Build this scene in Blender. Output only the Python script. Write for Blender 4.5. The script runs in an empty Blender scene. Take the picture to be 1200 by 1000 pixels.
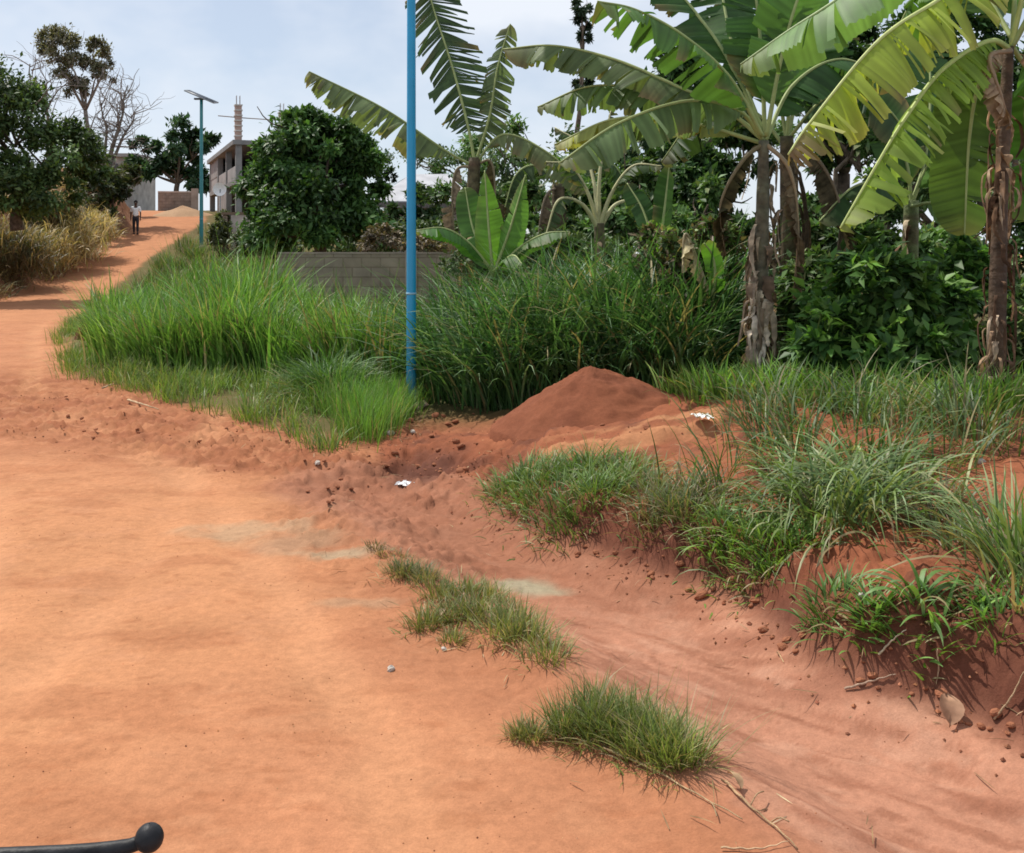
import bpy, math, random
import numpy as np
from mathutils import Vector, Matrix

# ---------------------------------------------------------------- camera, sky, sun, exposure
SC = bpy.context.scene
COL = SC.collection
CAM_H, FPX, HOR = 1.8, 1250.0, 300.0          # eye height (m), focal length and horizon row in photo pixels
cam_d = bpy.data.cameras.new('camera'); cam = bpy.data.objects.new('camera', cam_d); COL.objects.link(cam)
cam_d.sensor_width = 36.0; cam_d.lens = 36.0 * FPX / 1200.0
cam_d.shift_y = -(500.0 - HOR) / 1200.0
cam_d.clip_start = 0.05; cam_d.clip_end = 2000
cam.location = (0, 0, CAM_H); cam.rotation_euler = (math.radians(90), 0, 0)
SC.camera = cam
SC.view_settings.view_transform = 'Standard'; SC.view_settings.look = 'None'
SC.view_settings.exposure = 0.0; SC.view_settings.gamma = 1.0
SC.cycles.max_bounces = 8; SC.cycles.diffuse_bounces = 4; SC.cycles.transmission_bounces = 6
SC.cycles.transparent_max_bounces = 8
SC.cycles.filter_width = 1.7
SUN = Vector((-0.40, 0.34, 0.85)).normalized()   # direction towards the sun
SUN_EL = math.asin(SUN.z); SUN_AZ = math.atan2(SUN.x, SUN.y)
w = bpy.data.worlds.new('World'); SC.world = w; w.use_nodes = True
nt = w.node_tree; nt.nodes.clear()
def nn(t, typ, **k):
    n = t.nodes.new(typ)
    for a, b in k.items(): setattr(n, a, b)
    return n
sky = nn(nt, 'ShaderNodeTexSky', sky_type='NISHITA', sun_disc=False, sun_elevation=SUN_EL, sun_rotation=SUN_AZ)
sky.air_density = 1.0; sky.dust_density = .5; sky.ozone_density = 3.0; sky.altitude = 100
tc = nn(nt, 'ShaderNodeTexCoord')
mp = nn(nt, 'ShaderNodeMapping'); mp.inputs['Scale'].default_value = (1, 1, 1.7)
nz = nn(nt, 'ShaderNodeTexNoise'); nz.inputs['Scale'].default_value = 3.4; nz.inputs['Detail'].default_value = 5; nz.inputs['Roughness'].default_value = .55
rp = nn(nt, 'ShaderNodeValToRGB'); rp.color_ramp.elements[0].position = .40; rp.color_ramp.elements[1].position = .64
rp.color_ramp.elements[0].color = (.48, .48, .48, 1); rp.color_ramp.elements[1].color = (1, 1, 1, 1)
mx = nn(nt, 'ShaderNodeMix', data_type='RGBA'); mx.inputs[7].default_value = (8.2, 8.7, 9.5, 1)
bg = nn(nt, 'ShaderNodeBackground'); bg.inputs['Strength'].default_value = 0.105
wo = nn(nt, 'ShaderNodeOutputWorld')
L = nt.links.new
L(tc.outputs['Generated'], mp.inputs['Vector']); L(mp.outputs[0], nz.inputs['Vector']); L(nz.outputs['Fac'], rp.inputs[0])
L(rp.outputs[0], mx.inputs[0]); L(sky.outputs[0], mx.inputs[6]); L(mx.outputs[2], bg.inputs[0]); L(bg.outputs[0], wo.inputs[0])
sd = bpy.data.lights.new('sun', 'SUN'); sd.energy = 4.7; sd.angle = math.radians(0.6); sd.color = (1, .95, .86)
so = bpy.data.objects.new('sun', sd); COL.objects.link(so); so.rotation_euler = SUN.to_track_quat('Z', 'Y').to_euler()

# ---------------------------------------------------------------- helpers
R = np.random.default_rng(11)
def W(u, v, d):                                   # a point at depth d whose place in the photo is (u, v)
    return np.array([(u - 600.0) / FPX * d, d, CAM_H - (v - HOR) / FPX * d])
def G(u, v, z=0.0):                               # the same on level ground at height z
    d = (CAM_H - z) * FPX / (v - HOR); return ((u - 600.0) / FPX * d, d)
def sstep(a, b, x):
    t = np.clip((x - a) / (b - a), 0, 1); return t * t * (3 - 2 * t)
def vnoise(x, y, seed=0):
    ix = np.floor(x).astype(np.int64); iy = np.floor(y).astype(np.int64); fx = x - ix; fy = y - iy
    def h(a, b):
        k = (a * 374761393 + b * 668265263 + seed * 974634777) & 0xffffffff
        k = ((k ^ (k >> 13)) * 1274126177) & 0xffffffff
        k = ((k ^ (k >> 15)) * 2246822519) & 0xffffffff
        return ((k ^ (k >> 16)) & 0xffff) / 65535.0
    fx = fx * fx * (3 - 2 * fx); fy = fy * fy * (3 - 2 * fy)
    return (h(ix, iy) * (1 - fx) + h(ix + 1, iy) * fx) * (1 - fy) + (h(ix, iy + 1) * (1 - fx) + h(ix + 1, iy + 1) * fx) * fy
def fbm(x, y, o=4, seed=0, g=.5):
    s = 0; a = 1; t = 0
    for i in range(o):
        s = s + a * vnoise(x * 2 ** i + 17.3 * i, y * 2 ** i + 9.1 * i, seed + i); t += a; a *= g
    return s / t
def seg_dist(px, py, P):
    best = np.full(px.shape, 1e9)
    for (ax, ay), (bx, by) in zip(P[:-1], P[1:]):
        dx, dy = bx - ax, by - ay; t = np.clip(((px - ax) * dx + (py - ay) * dy) / (dx * dx + dy * dy + 1e-12), 0, 1)
        best = np.minimum(best, np.hypot(px - ax - t * dx, py - ay - t * dy))
    return best
def inside(px, py, P):
    r = np.zeros(px.shape, bool); n = len(P)
    for i in range(n):
        ax, ay = P[i]; bx, by = P[(i + 1) % n]
        c = ((ay > py) != (by > py)) & (px < (bx - ax) * (py - ay) / ((by - ay) if by != ay else 1e-9) + ax); r ^= c
    return r
def sdf(px, py, P):                               # positive inside the polygon
    d = seg_dist(px, py, list(P) + [P[0]]); return np.where(inside(px, py, P), d, -d)

class MB:
    def __init__(s): s.v = []; s.q = []; s.t = []; s.c = []; s.n = 0
    def add(s, V, Q=None, T=None, C=(.5, .5, .5)):
        V = np.asarray(V, float).reshape(-1, 3); s.v.append(V)
        C = np.asarray(C, float)
        s.c.append(np.broadcast_to(C, V.shape) if C.ndim == 1 else C)
        if Q is not None and len(Q): s.q.append(np.asarray(Q) + s.n)
        if T is not None and len(T): s.t.append(np.asarray(T) + s.n)
        s.n += len(V); return s
    def mesh(s, name, mat, smooth=True):
        me = bpy.data.meshes.new(name)
        V = np.concatenate(s.v).astype(np.float32); C = np.concatenate(s.c)
        Q = np.concatenate(s.q) if s.q else np.zeros((0, 4), int); T = np.concatenate(s.t) if s.t else np.zeros((0, 3), int)
        me.vertices.add(len(V)); me.vertices.foreach_set('co', V.ravel())
        lp = np.concatenate([Q.ravel(), T.ravel()]).astype(np.int32)
        me.loops.add(len(lp)); me.loops.foreach_set('vertex_index', lp)
        me.polygons.add(len(Q) + len(T))
        st = np.concatenate([np.arange(len(Q)) * 4, len(Q) * 4 + np.arange(len(T)) * 3]).astype(np.int32)
        me.polygons.foreach_set('loop_start', st)
        me.polygons.foreach_set('use_smooth', np.full(len(st), smooth, bool))
        at = me.color_attributes.new('Col', 'FLOAT_COLOR', 'POINT')
        at.data.foreach_set('color', np.concatenate([C, np.ones((len(C), 1))], 1).astype(np.float32).ravel())
        me.materials.append(mat); me.update(calc_edges=True); me.validate(); return me
    def build(s, name, mat, parent=None, smooth=True, loc=None):
        o = bpy.data.objects.new(name, s.mesh(name, mat, smooth)); COL.objects.link(o)
        if parent is not None: o.parent = parent
        if loc is not None: o.location = loc
        return o
def tag(o, label=None, cat=None, group=None, kind=None):
    for k, v in (('label', label), ('category', cat), ('group', group), ('kind', kind)):
        if v: o[k] = v
    return o
def thing(name, loc, label, cat, group=None, rz=0.0):
    o = bpy.data.objects.new(name, None); COL.objects.link(o); o.location = tuple(loc); o.rotation_euler = (0, 0, rz)
    o.empty_display_size = .2
    return tag(o, label, cat, group)
def copy_tree(o, parent=None):
    c = o.copy(); COL.objects.link(c)
    if parent is not None: c.parent = parent
    for ch in list(o.children): copy_tree(ch, c)
    return c
def box(mb, a, b, C=(.5, .5, .5), rz=0.0, piv=None):
    a = np.minimum(a, b).astype(float), np.maximum(a, b).astype(float); (x0, y0, z0), (x1, y1, z1) = a
    V = np.array([[x0, y0, z0], [x1, y0, z0], [x1, y1, z0], [x0, y1, z0], [x0, y0, z1], [x1, y0, z1], [x1, y1, z1], [x0, y1, z1]])
    if rz:
        p = np.array(piv if piv is not None else V.mean(0)); c, s_ = math.cos(rz), math.sin(rz); D = V - p
        V = np.stack([D[:, 0] * c - D[:, 1] * s_, D[:, 0] * s_ + D[:, 1] * c, D[:, 2]], 1) + p
    mb.add(V, [[0, 3, 2, 1], [4, 5, 6, 7], [0, 1, 5, 4], [1, 2, 6, 5], [2, 3, 7, 6], [3, 0, 4, 7]], None, C); return mb
def smoothpath(P, n):
    P = np.asarray(P, float)
    if len(P) == 2: t = np.linspace(0, 1, n)[:, None]; return P[0] * (1 - t) + P[1] * t
    Q = np.vstack([2 * P[0] - P[1], P, 2 * P[-1] - P[-2]]); out = []
    L_ = np.concatenate([[0], np.cumsum(np.linalg.norm(np.diff(P, axis=0), axis=1))]); s = np.linspace(0, L_[-1], n)
    for si in s:
        i = min(np.searchsorted(L_, si, 'right') - 1, len(P) - 2); t = (si - L_[i]) / max(L_[i + 1] - L_[i], 1e-9)
        p0, p1, p2, p3 = Q[i:i + 4]
        out.append(.5 * (2 * p1 + (p2 - p0) * t + (2 * p0 - 5 * p1 + 4 * p2 - p3) * t * t + (3 * p1 - p0 - 3 * p2 + p3) * t ** 3))
    return np.array(out)
def tube(mb, P, r, n=8, C=(.5, .5, .5), cap=True):
    P = np.asarray(P, float); m = len(P); r = np.broadcast_to(np.asarray(r, float), (m,))
    T = np.gradient(P, axis=0); T /= np.linalg.norm(T, axis=1, keepdims=True) + 1e-12
    up = np.array([0, 0, 1.0]) if abs(T[0, 2]) < .9 else np.array([0, 1.0, 0])
    S = np.cross(T, up); S /= np.linalg.norm(S, axis=1, keepdims=True) + 1e-12; N = np.cross(S, T)
    a = np.linspace(0, 2 * np.pi, n, endpoint=False)
    V = P[:, None] + r[:, None, None] * (np.cos(a)[None, :, None] * S[:, None] + np.sin(a)[None, :, None] * N[:, None])
    i = np.arange(m - 1)[:, None]; j = np.arange(n)[None]; k = (j + 1) % n
    Q = np.stack([i * n + j, i * n + k, (i + 1) * n + k, (i + 1) * n + j], -1).reshape(-1, 4); V = V.reshape(-1, 3); T3 = []
    Cv = np.asarray(C, float)
    if Cv.ndim == 2: Cv = np.repeat(Cv, n, 0)
    if cap:
        V = np.vstack([V, P[0], P[-1]]); b = m * n
        T3 = [[b, (q + 1) % n, q] for q in range(n)] + [[b + 1, (m - 1) * n + q, (m - 1) * n + (q + 1) % n] for q in range(n)]
        if Cv.ndim == 2: Cv = np.vstack([Cv, Cv[0], Cv[-1]])
    mb.add(V, Q, T3, Cv); return mb

# ---------------------------------------------------------------- materials
def mat(name):
    m = bpy.data.materials.new(name); m.use_nodes = True; t = m.node_tree; t.nodes.clear()
    return m, t, nn(t, 'ShaderNodeOutputMaterial')
def attr_noise(t, lo, hi, scale, detail=3, coord='Object'):
    a = nn(t, 'ShaderNodeAttribute', attribute_name='Col'); c = nn(t, 'ShaderNodeTexCoord'); n = nn(t, 'ShaderNodeTexNoise')
    n.inputs['Scale'].default_value = scale; n.inputs['Detail'].default_value = detail
    t.links.new(c.outputs[coord], n.inputs['Vector'])
    r = nn(t, 'ShaderNodeMapRange'); r.inputs[1].default_value = .3; r.inputs[2].default_value = .7; r.inputs[3].default_value = lo; r.inputs[4].default_value = hi
    t.links.new(n.outputs['Fac'], r.inputs[0])
    m = nn(t, 'ShaderNodeMix', data_type='RGBA', blend_type='MULTIPLY'); m.inputs[0].default_value = 1
    t.links.new(a.outputs['Color'], m.inputs[6]); t.links.new(r.outputs[0], m.inputs[7]); return m.outputs[2], n
def leaf_mat(name, trans=.35, rough=.5, spec=.35, tint=(1.25, 1.3, .6), lo=.75, hi=1.25, scale=6):
    m, t, o = mat(name); c, n = attr_noise(t, lo, hi, scale)
    p = nn(t, 'ShaderNodeBsdfPrincipled'); p.inputs['Roughness'].default_value = rough; p.inputs['Specular IOR Level'].default_value = spec
    tr = nn(t, 'ShaderNodeBsdfTranslucent'); k = nn(t, 'ShaderNodeMix', data_type='RGBA', blend_type='MULTIPLY'); k.inputs[0].default_value = 1; k.inputs[7].default_value = (*tint, 1)
    x = nn(t, 'ShaderNodeMixShader'); x.inputs[0].default_value = trans
    t.links.new(c, p.inputs['Base Color']); t.links.new(c, k.inputs[6]); t.links.new(k.outputs[2], tr.inputs['Color'])
    t.links.new(p.outputs[0], x.inputs[1]); t.links.new(tr.outputs[0], x.inputs[2]); t.links.new(x.outputs[0], o.inputs[0]); return m
def solid_mat(name, rough=.85, spec=.2, lo=.7, hi=1.3, scale=4, bump=.3, bscale=20, metal=0.0, coat=0.0, detail=4):
    m, t, o = mat(name); c, n = attr_noise(t, lo, hi, scale, detail)
    p = nn(t, 'ShaderNodeBsdfPrincipled'); p.inputs['Roughness'].default_value = rough; p.inputs['Specular IOR Level'].default_value = spec
    p.inputs['Metallic'].default_value = metal; p.inputs['Coat Weight'].default_value = coat
    t.links.new(c, p.inputs['Base Color'])
    if bump:
        n2 = nn(t, 'ShaderNodeTexNoise'); n2.inputs['Scale'].default_value = bscale; n2.inputs['Detail'].default_value = 5
        cc = nn(t, 'ShaderNodeTexCoord'); t.links.new(cc.outputs['Object'], n2.inputs['Vector'])
        b = nn(t, 'ShaderNodeBump'); b.inputs['Strength'].default_value = bump; b.inputs['Distance'].default_value = .03
        t.links.new(n2.outputs['Fac'], b.inputs['Height']); t.links.new(b.outputs[0], p.inputs['Normal'])
    t.links.new(p.outputs[0], o.inputs[0]); return m
M_LEAF = leaf_mat('banana_blade', .36, .55, .3, lo=.8, hi=1.2, scale=3)
M_RIB = solid_mat('midrib', .55, .3, .85, 1.15, 8, 0)
M_DEAD = leaf_mat('dead_blade', .2, .85, .1, (1.1, .9, .6), .55, 1.35, 14)
M_GRASS = leaf_mat('grass_blade', .3, .5, .35, lo=.8, hi=1.2, scale=2)
M_FOL = leaf_mat('foliage', .28, .5, .28, lo=.75, hi=1.25, scale=1.2)
M_BARK = solid_mat('bark', .9, .15, .5, 1.4, 9, .7, 30)
M_STEM = solid_mat('pseudostem', .7, .25, .5, 1.45, 10, .6, 24)
M_CONC = solid_mat('concrete', .9, .15, .75, 1.2, 1.5, .3, 12)
M_PAINT = solid_mat('blue_paint', .38, .5, .88, 1.1, 3, .06, 40, coat=.15)
M_STONE = solid_mat('stone', .9, .15, .7, 1.25, 9, .5, 30)
M_CLOTH = solid_mat('cloth', .9, .1, .9, 1.1, 12, .1, 60)
M_SKIN = solid_mat('skin', .6, .3, .95, 1.05, 12, 0)
M_BLACK = solid_mat('black_plastic', .5, .2, .6, 1.6, 60, .08, 160)
M_PLASTIC = solid_mat('litter_plastic', .45, .4, .92, 1.06, 20, .1, 40)
M_ROOF = solid_mat('roof_sheet', .5, .4, .8, 1.15, 2, .1, 6)
M_DARKGLASS = solid_mat('panel_glass', .45, .3, .9, 1.1, 2, 0)

def soil_mat():
    m, t, o = mat('laterite_soil'); l = t.links.new
    a = nn(t, 'ShaderNodeAttribute', attribute_name='Col'); g = nn(t, 'ShaderNodeNewGeometry')
    def noise(scale, det, rough=.6, mapv=None):
        n = nn(t, 'ShaderNodeTexNoise'); n.inputs['Scale'].default_value = scale; n.inputs['Detail'].default_value = det; n.inputs['Roughness'].default_value = rough
        l(g.outputs['Position'], n.inputs['Vector']); return n
    n1 = noise(1.6, 6); n2 = noise(22, 6, .7); n3 = noise(110, 3, .7)
    def rng(n, lo, hi, a0=.3, a1=.7):
        r = nn(t, 'ShaderNodeMapRange'); r.inputs[1].default_value = a0; r.inputs[2].default_value = a1; r.inputs[3].default_value = lo; r.inputs[4].default_value = hi
        l(n.outputs['Fac'], r.inputs[0]); return r.outputs[0]
    def mul(x, y):
        q = nn(t, 'ShaderNodeMath', operation='MULTIPLY'); l(x, q.inputs[0]); l(y, q.inputs[1]); return q.outputs[0]
    f = mul(mul(rng(n1, .9, 1.1), rng(n2, .84, 1.13)), rng(n3, .9, 1.1))
    k = nn(t, 'ShaderNodeMix', data_type='RGBA', blend_type='MULTIPLY'); k.inputs[0].default_value = 1; l(a.outputs['Color'], k.inputs[6]); l(f, k.inputs[7])
    p = nn(t, 'ShaderNodeBsdfPrincipled'); p.inputs['Roughness'].default_value = .95; p.inputs['Specular IOR Level'].default_value = .1
    l(k.outputs[2], p.inputs['Base Color'])
    n4 = noise(48, 4, .75)
    ad = nn(t, 'ShaderNodeMath', operation='ADD'); l(n2.outputs['Fac'], ad.inputs[0]); l(mul(n3.outputs['Fac'], rng(n1, .2, .5)), ad.inputs[1])
    b = nn(t, 'ShaderNodeBump'); b.inputs['Strength'].default_value = .38; b.inputs['Distance'].default_value = .02
    l(ad.outputs[0], b.inputs['Height']); l(b.outputs[0], p.inputs['Normal']); l(p.outputs[0], o.inputs[0]); return m
M_SOIL = soil_mat()
def block_mat():
    m, t, o = mat('concrete_blocks'); l = t.links.new
    a = nn(t, 'ShaderNodeAttribute', attribute_name='Col'); c = nn(t, 'ShaderNodeTexCoord'); mp = nn(t, 'ShaderNodeMapping')
    mp.inputs['Rotation'].default_value = (math.radians(90), 0, 0)
    br = nn(t, 'ShaderNodeTexBrick'); br.inputs['Scale'].default_value = 1.0; br.inputs['Brick Width'].default_value = .42; br.inputs['Row Height'].default_value = .22
    br.inputs['Mortar Size'].default_value = .014; br.inputs['Color1'].default_value = (.95, .95, .95, 1); br.inputs['Color2'].default_value = (.8, .78, .74, 1); br.inputs['Mortar'].default_value = (.66, .63, .58, 1)
    n = nn(t, 'ShaderNodeTexNoise'); n.inputs['Scale'].default_value = 2.2; n.inputs['Detail'].default_value = 6
    l(c.outputs['Object'], mp.inputs[0]); l(mp.outputs[0], br.inputs['Vector']); l(c.outputs['Object'], n.inputs['Vector'])
    k = nn(t, 'ShaderNodeMix', data_type='RGBA', blend_type='MULTIPLY'); k.inputs[0].default_value = 1
    k2 = nn(t, 'ShaderNodeMix', data_type='RGBA', blend_type='MULTIPLY'); k2.inputs[0].default_value = .8
    p = nn(t, 'ShaderNodeBsdfPrincipled'); p.inputs['Roughness'].default_value = .95
    l(a.outputs['Color'], k.inputs[6]); l(br.outputs['Color'], k.inputs[7]); l(k.outputs[2], k2.inputs[6]); l(n.outputs['Fac'], k2.inputs[7]); l(k2.outputs[2], p.inputs['Base Color'])
    b = nn(t, 'ShaderNodeBump'); b.inputs['Strength'].default_value = .6; b.inputs['Distance'].default_value = .02; l(br.outputs['Fac'], b.inputs['Height']); b.invert = True
    l(b.outputs[0], p.inputs['Normal']); l(p.outputs[0], o.inputs[0]); return m
M_BLOCK = block_mat()

# ---------------------------------------------------------------- terrain
BANK = [G(*p) for p in [(1330, 950), (1200, 888), (1130, 848), (1080, 832), (1020, 815), (960, 790), (925, 768), (900, 745), (860, 708), (820, 692), (760, 678), (690, 652), (640, 632), (590, 608), (570, 590), (560, 565), (520, 552), (445, 545), (436, 528), (455, 505), (482, 478)]]
BANK_P = BANK + [(-1.0, 15), (-1.0, 30), (70, 30), (70, 1.0), (3.2, 2.6)]
VERGE = [G(*p) for p in [(482, 478), (455, 505), (432, 530), (405, 515), (378, 535), (345, 515), (300, 500), (250, 486), (200, 474), (130, 452), (82, 443), (66, 400)]]
ROAD_R = [VERGE[-1], (-12.4, 30), (-15.3, 40), (-16.8, 48), (-17.1, 53), (-17.5, 58), (-18.2, 63), (-20.5, 70), (-26, 78), (-40, 86)]
ROAD_L = [(-14.2, 10), (-15.6, 20), (-17.6, 30), (-18.5, 40), (-19.5, 50), (-20.6, 57), (-22.2, 64), (-26, 72), (-40, 79)]
VERGE_P = VERGE + ROAD_R[1:] + [(-40, 120), (30, 120), (30, 30), (-1, 30), (-1, 15)]
LEFT_P = ROAD_L + [(-90, 79), (-90, 10)]
TRACK = [G(*p) for p in [(1500, 1250), (1250, 1010), (1060, 900), (900, 800), (780, 730), (640, 665), (520, 600), (440, 568)]]
RUTS = [[(.35, 1.5), (-.55, 4), (-2.4, 8.2), (-6.3, 14), (-11.2, 25), (-16.6, 40), (-18.2, 50)], [(-1.2, 1.5), (-2.1, 4), (-4.0, 8.2), (-7.9, 14), (-12.6, 25), (-17.7, 40), (-19.2, 50)], [(-1.95, 1.5), (-2.15, 6), (-3.3, 12), (-6, 20)]]
MED = [G(*p) for p in [(1000, 1100), (930, 990), (860, 925), (780, 868), (700, 820), (650, 775), (570, 735), (510, 690), (450, 640), (410, 600)]]
def zprof(x, y):
    z = np.interp(y, [-50, 24, 30, 35, 40, 48, 52, 57, 63, 70, 80, 120, 500], [0, 0, .05, .15, .4, 1.42, 2.2, 3.08, 3.9, 4.7, 5.2, 5.8, 5.8])
    return z * (1 - .65 * sstep(-4, 6, x))
def terrain(x, y, detail=True):
    x = np.asarray(x, float); y = np.asarray(y, float)
    z = zprof(x, y)
    b = sdf(x, y, BANK_P); v = sdf(x, y, VERGE_P); lf = sdf(x, y, LEFT_P)
    wob = (fbm(x * 2.3, y * 2.3, 3, 5) - .5)
    wid = .30 + .65 * (1 - sstep(-.4, .45, x))
    bb = b + .09 * wob * sstep(-.3, .2, b)
    z = z + (.25 + .1 * sstep(.5, 2, x)) * (.5 + .5 * sstep(-.4, .6, x)) * sstep(-.03, wid, bb) + (.24 * sstep(.1, 2.4, bb) - .20 * sstep(9.3, 10.6, y)) * sstep(-1.2, .5, x) * sstep(.1, .6, bb)
    z = z + .07 * sstep(0, .5, v) * (y < 40) + .9 * sstep(.3, 5, v) * sstep(44, 52, y) * 0
    z = z + 2.9 * sstep(-.2, 2.7, lf + .6 * wob) * sstep(18, 36, y)
    td = seg_dist(x, y, TRACK); md = seg_dist(x, y, MED)
    open_ = sstep(.05, -.1, b) if False else 1 - sstep(-.25, .02, b)
    z = z - .10 * (1 - sstep(.1, .75, td)) * open_ + .05 * (1 - sstep(.05, .45, md)) * open_
    road = (1 - sstep(-.2, .1, np.maximum(b, v))) * (1 - sstep(-.3, .3, lf))
    z = z + .05 * (fbm(x * .7, y * .7, 2, 31) - .5) * road * (y < 60)
    if detail:
        for RU in RUTS: z = z - .018 * (1 - sstep(.03, .2, seg_dist(x, y, RU))) * road * (y < 30)
        rough = sstep(6.7, 8.2, y + .6 * x + 2.2 * (fbm(x * .7, y * 1.2, 4, 77) - .5)) * (1 - sstep(14, 19, y)) * road
        rough = np.maximum(rough, .8 * (1 - sstep(.25, .7, np.abs(md - .1))) * sstep(4.6, 7.4, y) * road)
        cl = np.maximum(fbm(x * 9, y * 13, 4, 3, .62) - .48, 0)
        z = z + rough * (.24 * cl) + .014 * (fbm(x * 9, y * 12, 4, 9, .6) - .5) * road
        # tyre and run-off streaks along the side track
        tr = (1 - sstep(.5, 1.1, td)) * open_
        ang = math.radians(137); c, s_ = math.cos(ang), math.sin(ang); al = x * c + y * s_; ac = -x * s_ + y * c
        z = z + tr * (.04 * (fbm(al * 1.3, ac * 11, 3, 21) - .5) + .022 * (fbm(al * 5, ac * 14, 4, 22, .6) - .5))
        soil = sstep(-.02, .15, b)
        face = soil * (1 - sstep(.35, .9, b))
        z = z + soil * .09 * (fbm(x * 7, y * 7, 5, 13, .62) - .5) + face * .15 * (fbm(x * 8.5, y * 8.5, 5, 44, .65) - .5) + face * .07 * (fbm(x * 22, y * 22, 3, 45, .6) - .5) + soil * .07 * (fbm(x * 1.7, y * 1.7, 3, 15) - .5)
        z = z + .05 * sstep(0, .3, v) * (fbm(x * 4, y * 4, 3, 19) - .5)
        # scraped shelf of soil in front of the heap
        sh = sdf(x, y, [(.15, 8.2), (.8, 8.0), (1.55, 7.9), (1.75, 8.4), (.3, 9.0)])
        z = z + .08 * sstep(-.06, .06, sh + .10 * wob)
        # dug hollow at the mouth of the ditch
        hx, hy = G(490, 545); hd = np.hypot((x - hx) / .55, (y - hy) / .7); z = z - .10 * (1 - sstep(.2, 1, hd)) + .05 * (1 - sstep(.3, 1.3, hd)) * (fbm(x * 9, y * 9, 3, 51) - .5)
    return z
def soil_colour(x, y):
    b = sdf(x, y, BANK_P); v = sdf(x, y, VERGE_P); lf = sdf(x, y, LEFT_P)
    td = seg_dist(x, y, TRACK); md = seg_dist(x, y, MED)
    def mixc(C, D, f): return C * (1 - f[:, None]) + np.asarray(D) * f[:, None]
    road = np.array([.43, .188, .096]); C = np.tile(road, (len(x), 1))
    big = fbm(x * .9, y * .9, 3, 61)
    C = mixc(C, (.46, .205, .10), sstep(.45, .75, big) * .7)
    C = mixc(C, (.47, .22, .105), (1 - sstep(-2.8, -.8, x - .1 * y)) * (1 - sstep(6, 12, y)) * .7)
    C = mixc(C, (.27, .10, .05), sstep(6.6, 8.0, y + .6 * x + 2.2 * (fbm(x * .7, y * 1.2, 4, 77) - .5)) * (1 - sstep(14, 19, y + 2 * (big - .5))) * (.55 + .4 * sstep(.35, .6, fbm(x * 2.2, y * 4, 4, 78))))
    wear = fbm(x * 1.6 + y * .5, y * 3.2, 5, 91, .6)
    C = mixc(C, (.33, .13, .062), sstep(.5, .66, wear) * .45)
    fl = fbm(x * 7, y * 16, 4, 94, .62); C = mixc(C, (.30, .115, .052), sstep(.6, .76, fl) * .45)
    C = mixc(C, (.47, .22, .115), sstep(.6, .75, fbm(x * 4, y * 7, 4, 93, .6)) * .5)
    # margin between road and side track is browner
    C = mixc(C, (.27, .105, .054), (1 - sstep(.1, .9, md + .5 * (fbm(x * 3, y * 3, 3, 17) - .5))) * .55)
    ang = math.radians(137); c, s_ = math.cos(ang), math.sin(ang); al = x * c + y * s_; ac = -x * s_ + y * c
    st = fbm(al * 1.1, ac * 9, 4, 23, .6)
    for RU in RUTS: C = mixc(C, (.49, .235, .12), (1 - sstep(.04, .26, seg_dist(x, y, RU) + .12 * (fbm(x * 3, y * 3, 3, 35) - .5))) * sstep(.3, .6, fbm(x * 1.5, y * 1.5, 3, 36)) * .6)
    tr = (1 - sstep(.45, .95, td))
    C = mixc(C, (.40, .19, .121), tr * .92)
    C = mixc(C, (.26, .108, .066), tr * sstep(.48, .64, st) * .65)
    mt = fbm(al * 4.5, ac * 15, 4, 123, .6); C = mixc(C, (.25, .10, .058), tr * sstep(.52, .68, mt) * .6); C = mixc(C, (.47, .255, .17), tr * sstep(.55, .7, fbm(al * 3 + 7, ac * 8, 4, 124, .6)) * .5)
    C = mixc(C, (.26, .105, .058), tr * sstep(4.6, 6.8, y) * .75)
    # pale grey-green stains on the dirt
    for (u, v_, ru, rv, k) in [(395, 655, .30, .13, .6), (285, 622, .5, .24, .42), (345, 640, .45, .3, .3), (420, 708, .3, .10, .28), (616, 688, .27, .20, .9)]:
        sx, sy = G(u, v_, -.1 if u > 500 else 0.0); dd = np.hypot((x - sx) / ru, (y - sy) / rv) + .9 * (fbm(x * 5, y * 5, 3, 71) - .5)
        C = mixc(C, (.31, .27, .18), (1 - sstep(.4, 1.05, dd)) * k)
    soil = sstep(-.05, .12, b)
    bn = fbm(x * 3, y * 3, 4, 41)
    S = mixc(np.tile([.25, .085, .042], (len(x), 1)), (.15, .055, .032), sstep(.45, .7, bn))
    S = mixc(S, (.31, .115, .057), sstep(.5, .7, fbm(x * 2.1, y * 2.1, 3, 47)) * .7)
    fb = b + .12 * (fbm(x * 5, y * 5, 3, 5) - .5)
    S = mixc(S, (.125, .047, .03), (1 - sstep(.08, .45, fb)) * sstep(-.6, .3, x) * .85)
    shf = sstep(-.1, .1, sdf(x, y, [(.15, 8.1), (.8, 7.9), (1.55, 7.8), (1.8, 8.4), (.3, 8.6)]))
    S = mixc(S, (.44, .205, .10), shf * .75 * sstep(.35, .6, fbm(x * 3, y * 5, 3, 49)))
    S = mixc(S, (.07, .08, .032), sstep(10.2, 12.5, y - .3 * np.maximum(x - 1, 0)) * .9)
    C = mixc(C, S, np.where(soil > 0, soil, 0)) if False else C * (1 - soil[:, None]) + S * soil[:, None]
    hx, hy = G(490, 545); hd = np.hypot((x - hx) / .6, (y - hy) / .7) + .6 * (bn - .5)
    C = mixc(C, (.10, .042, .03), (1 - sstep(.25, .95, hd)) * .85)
    C = mixc(C, (.075, .085, .032), sstep(-.05, .35, v + .3 * (fbm(x * 3, y * 3, 3, 27) - .5)) * .85)
    C = mixc(C, (.20, .10, .055), sstep(-.25, .3, lf) * .92)
    far = sstep(24, 32, y) * (1 - sstep(-.1, .1, np.maximum(v, lf)))
    C = mixc(C, (.44, .20, .10), far * .7)
    return C
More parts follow.
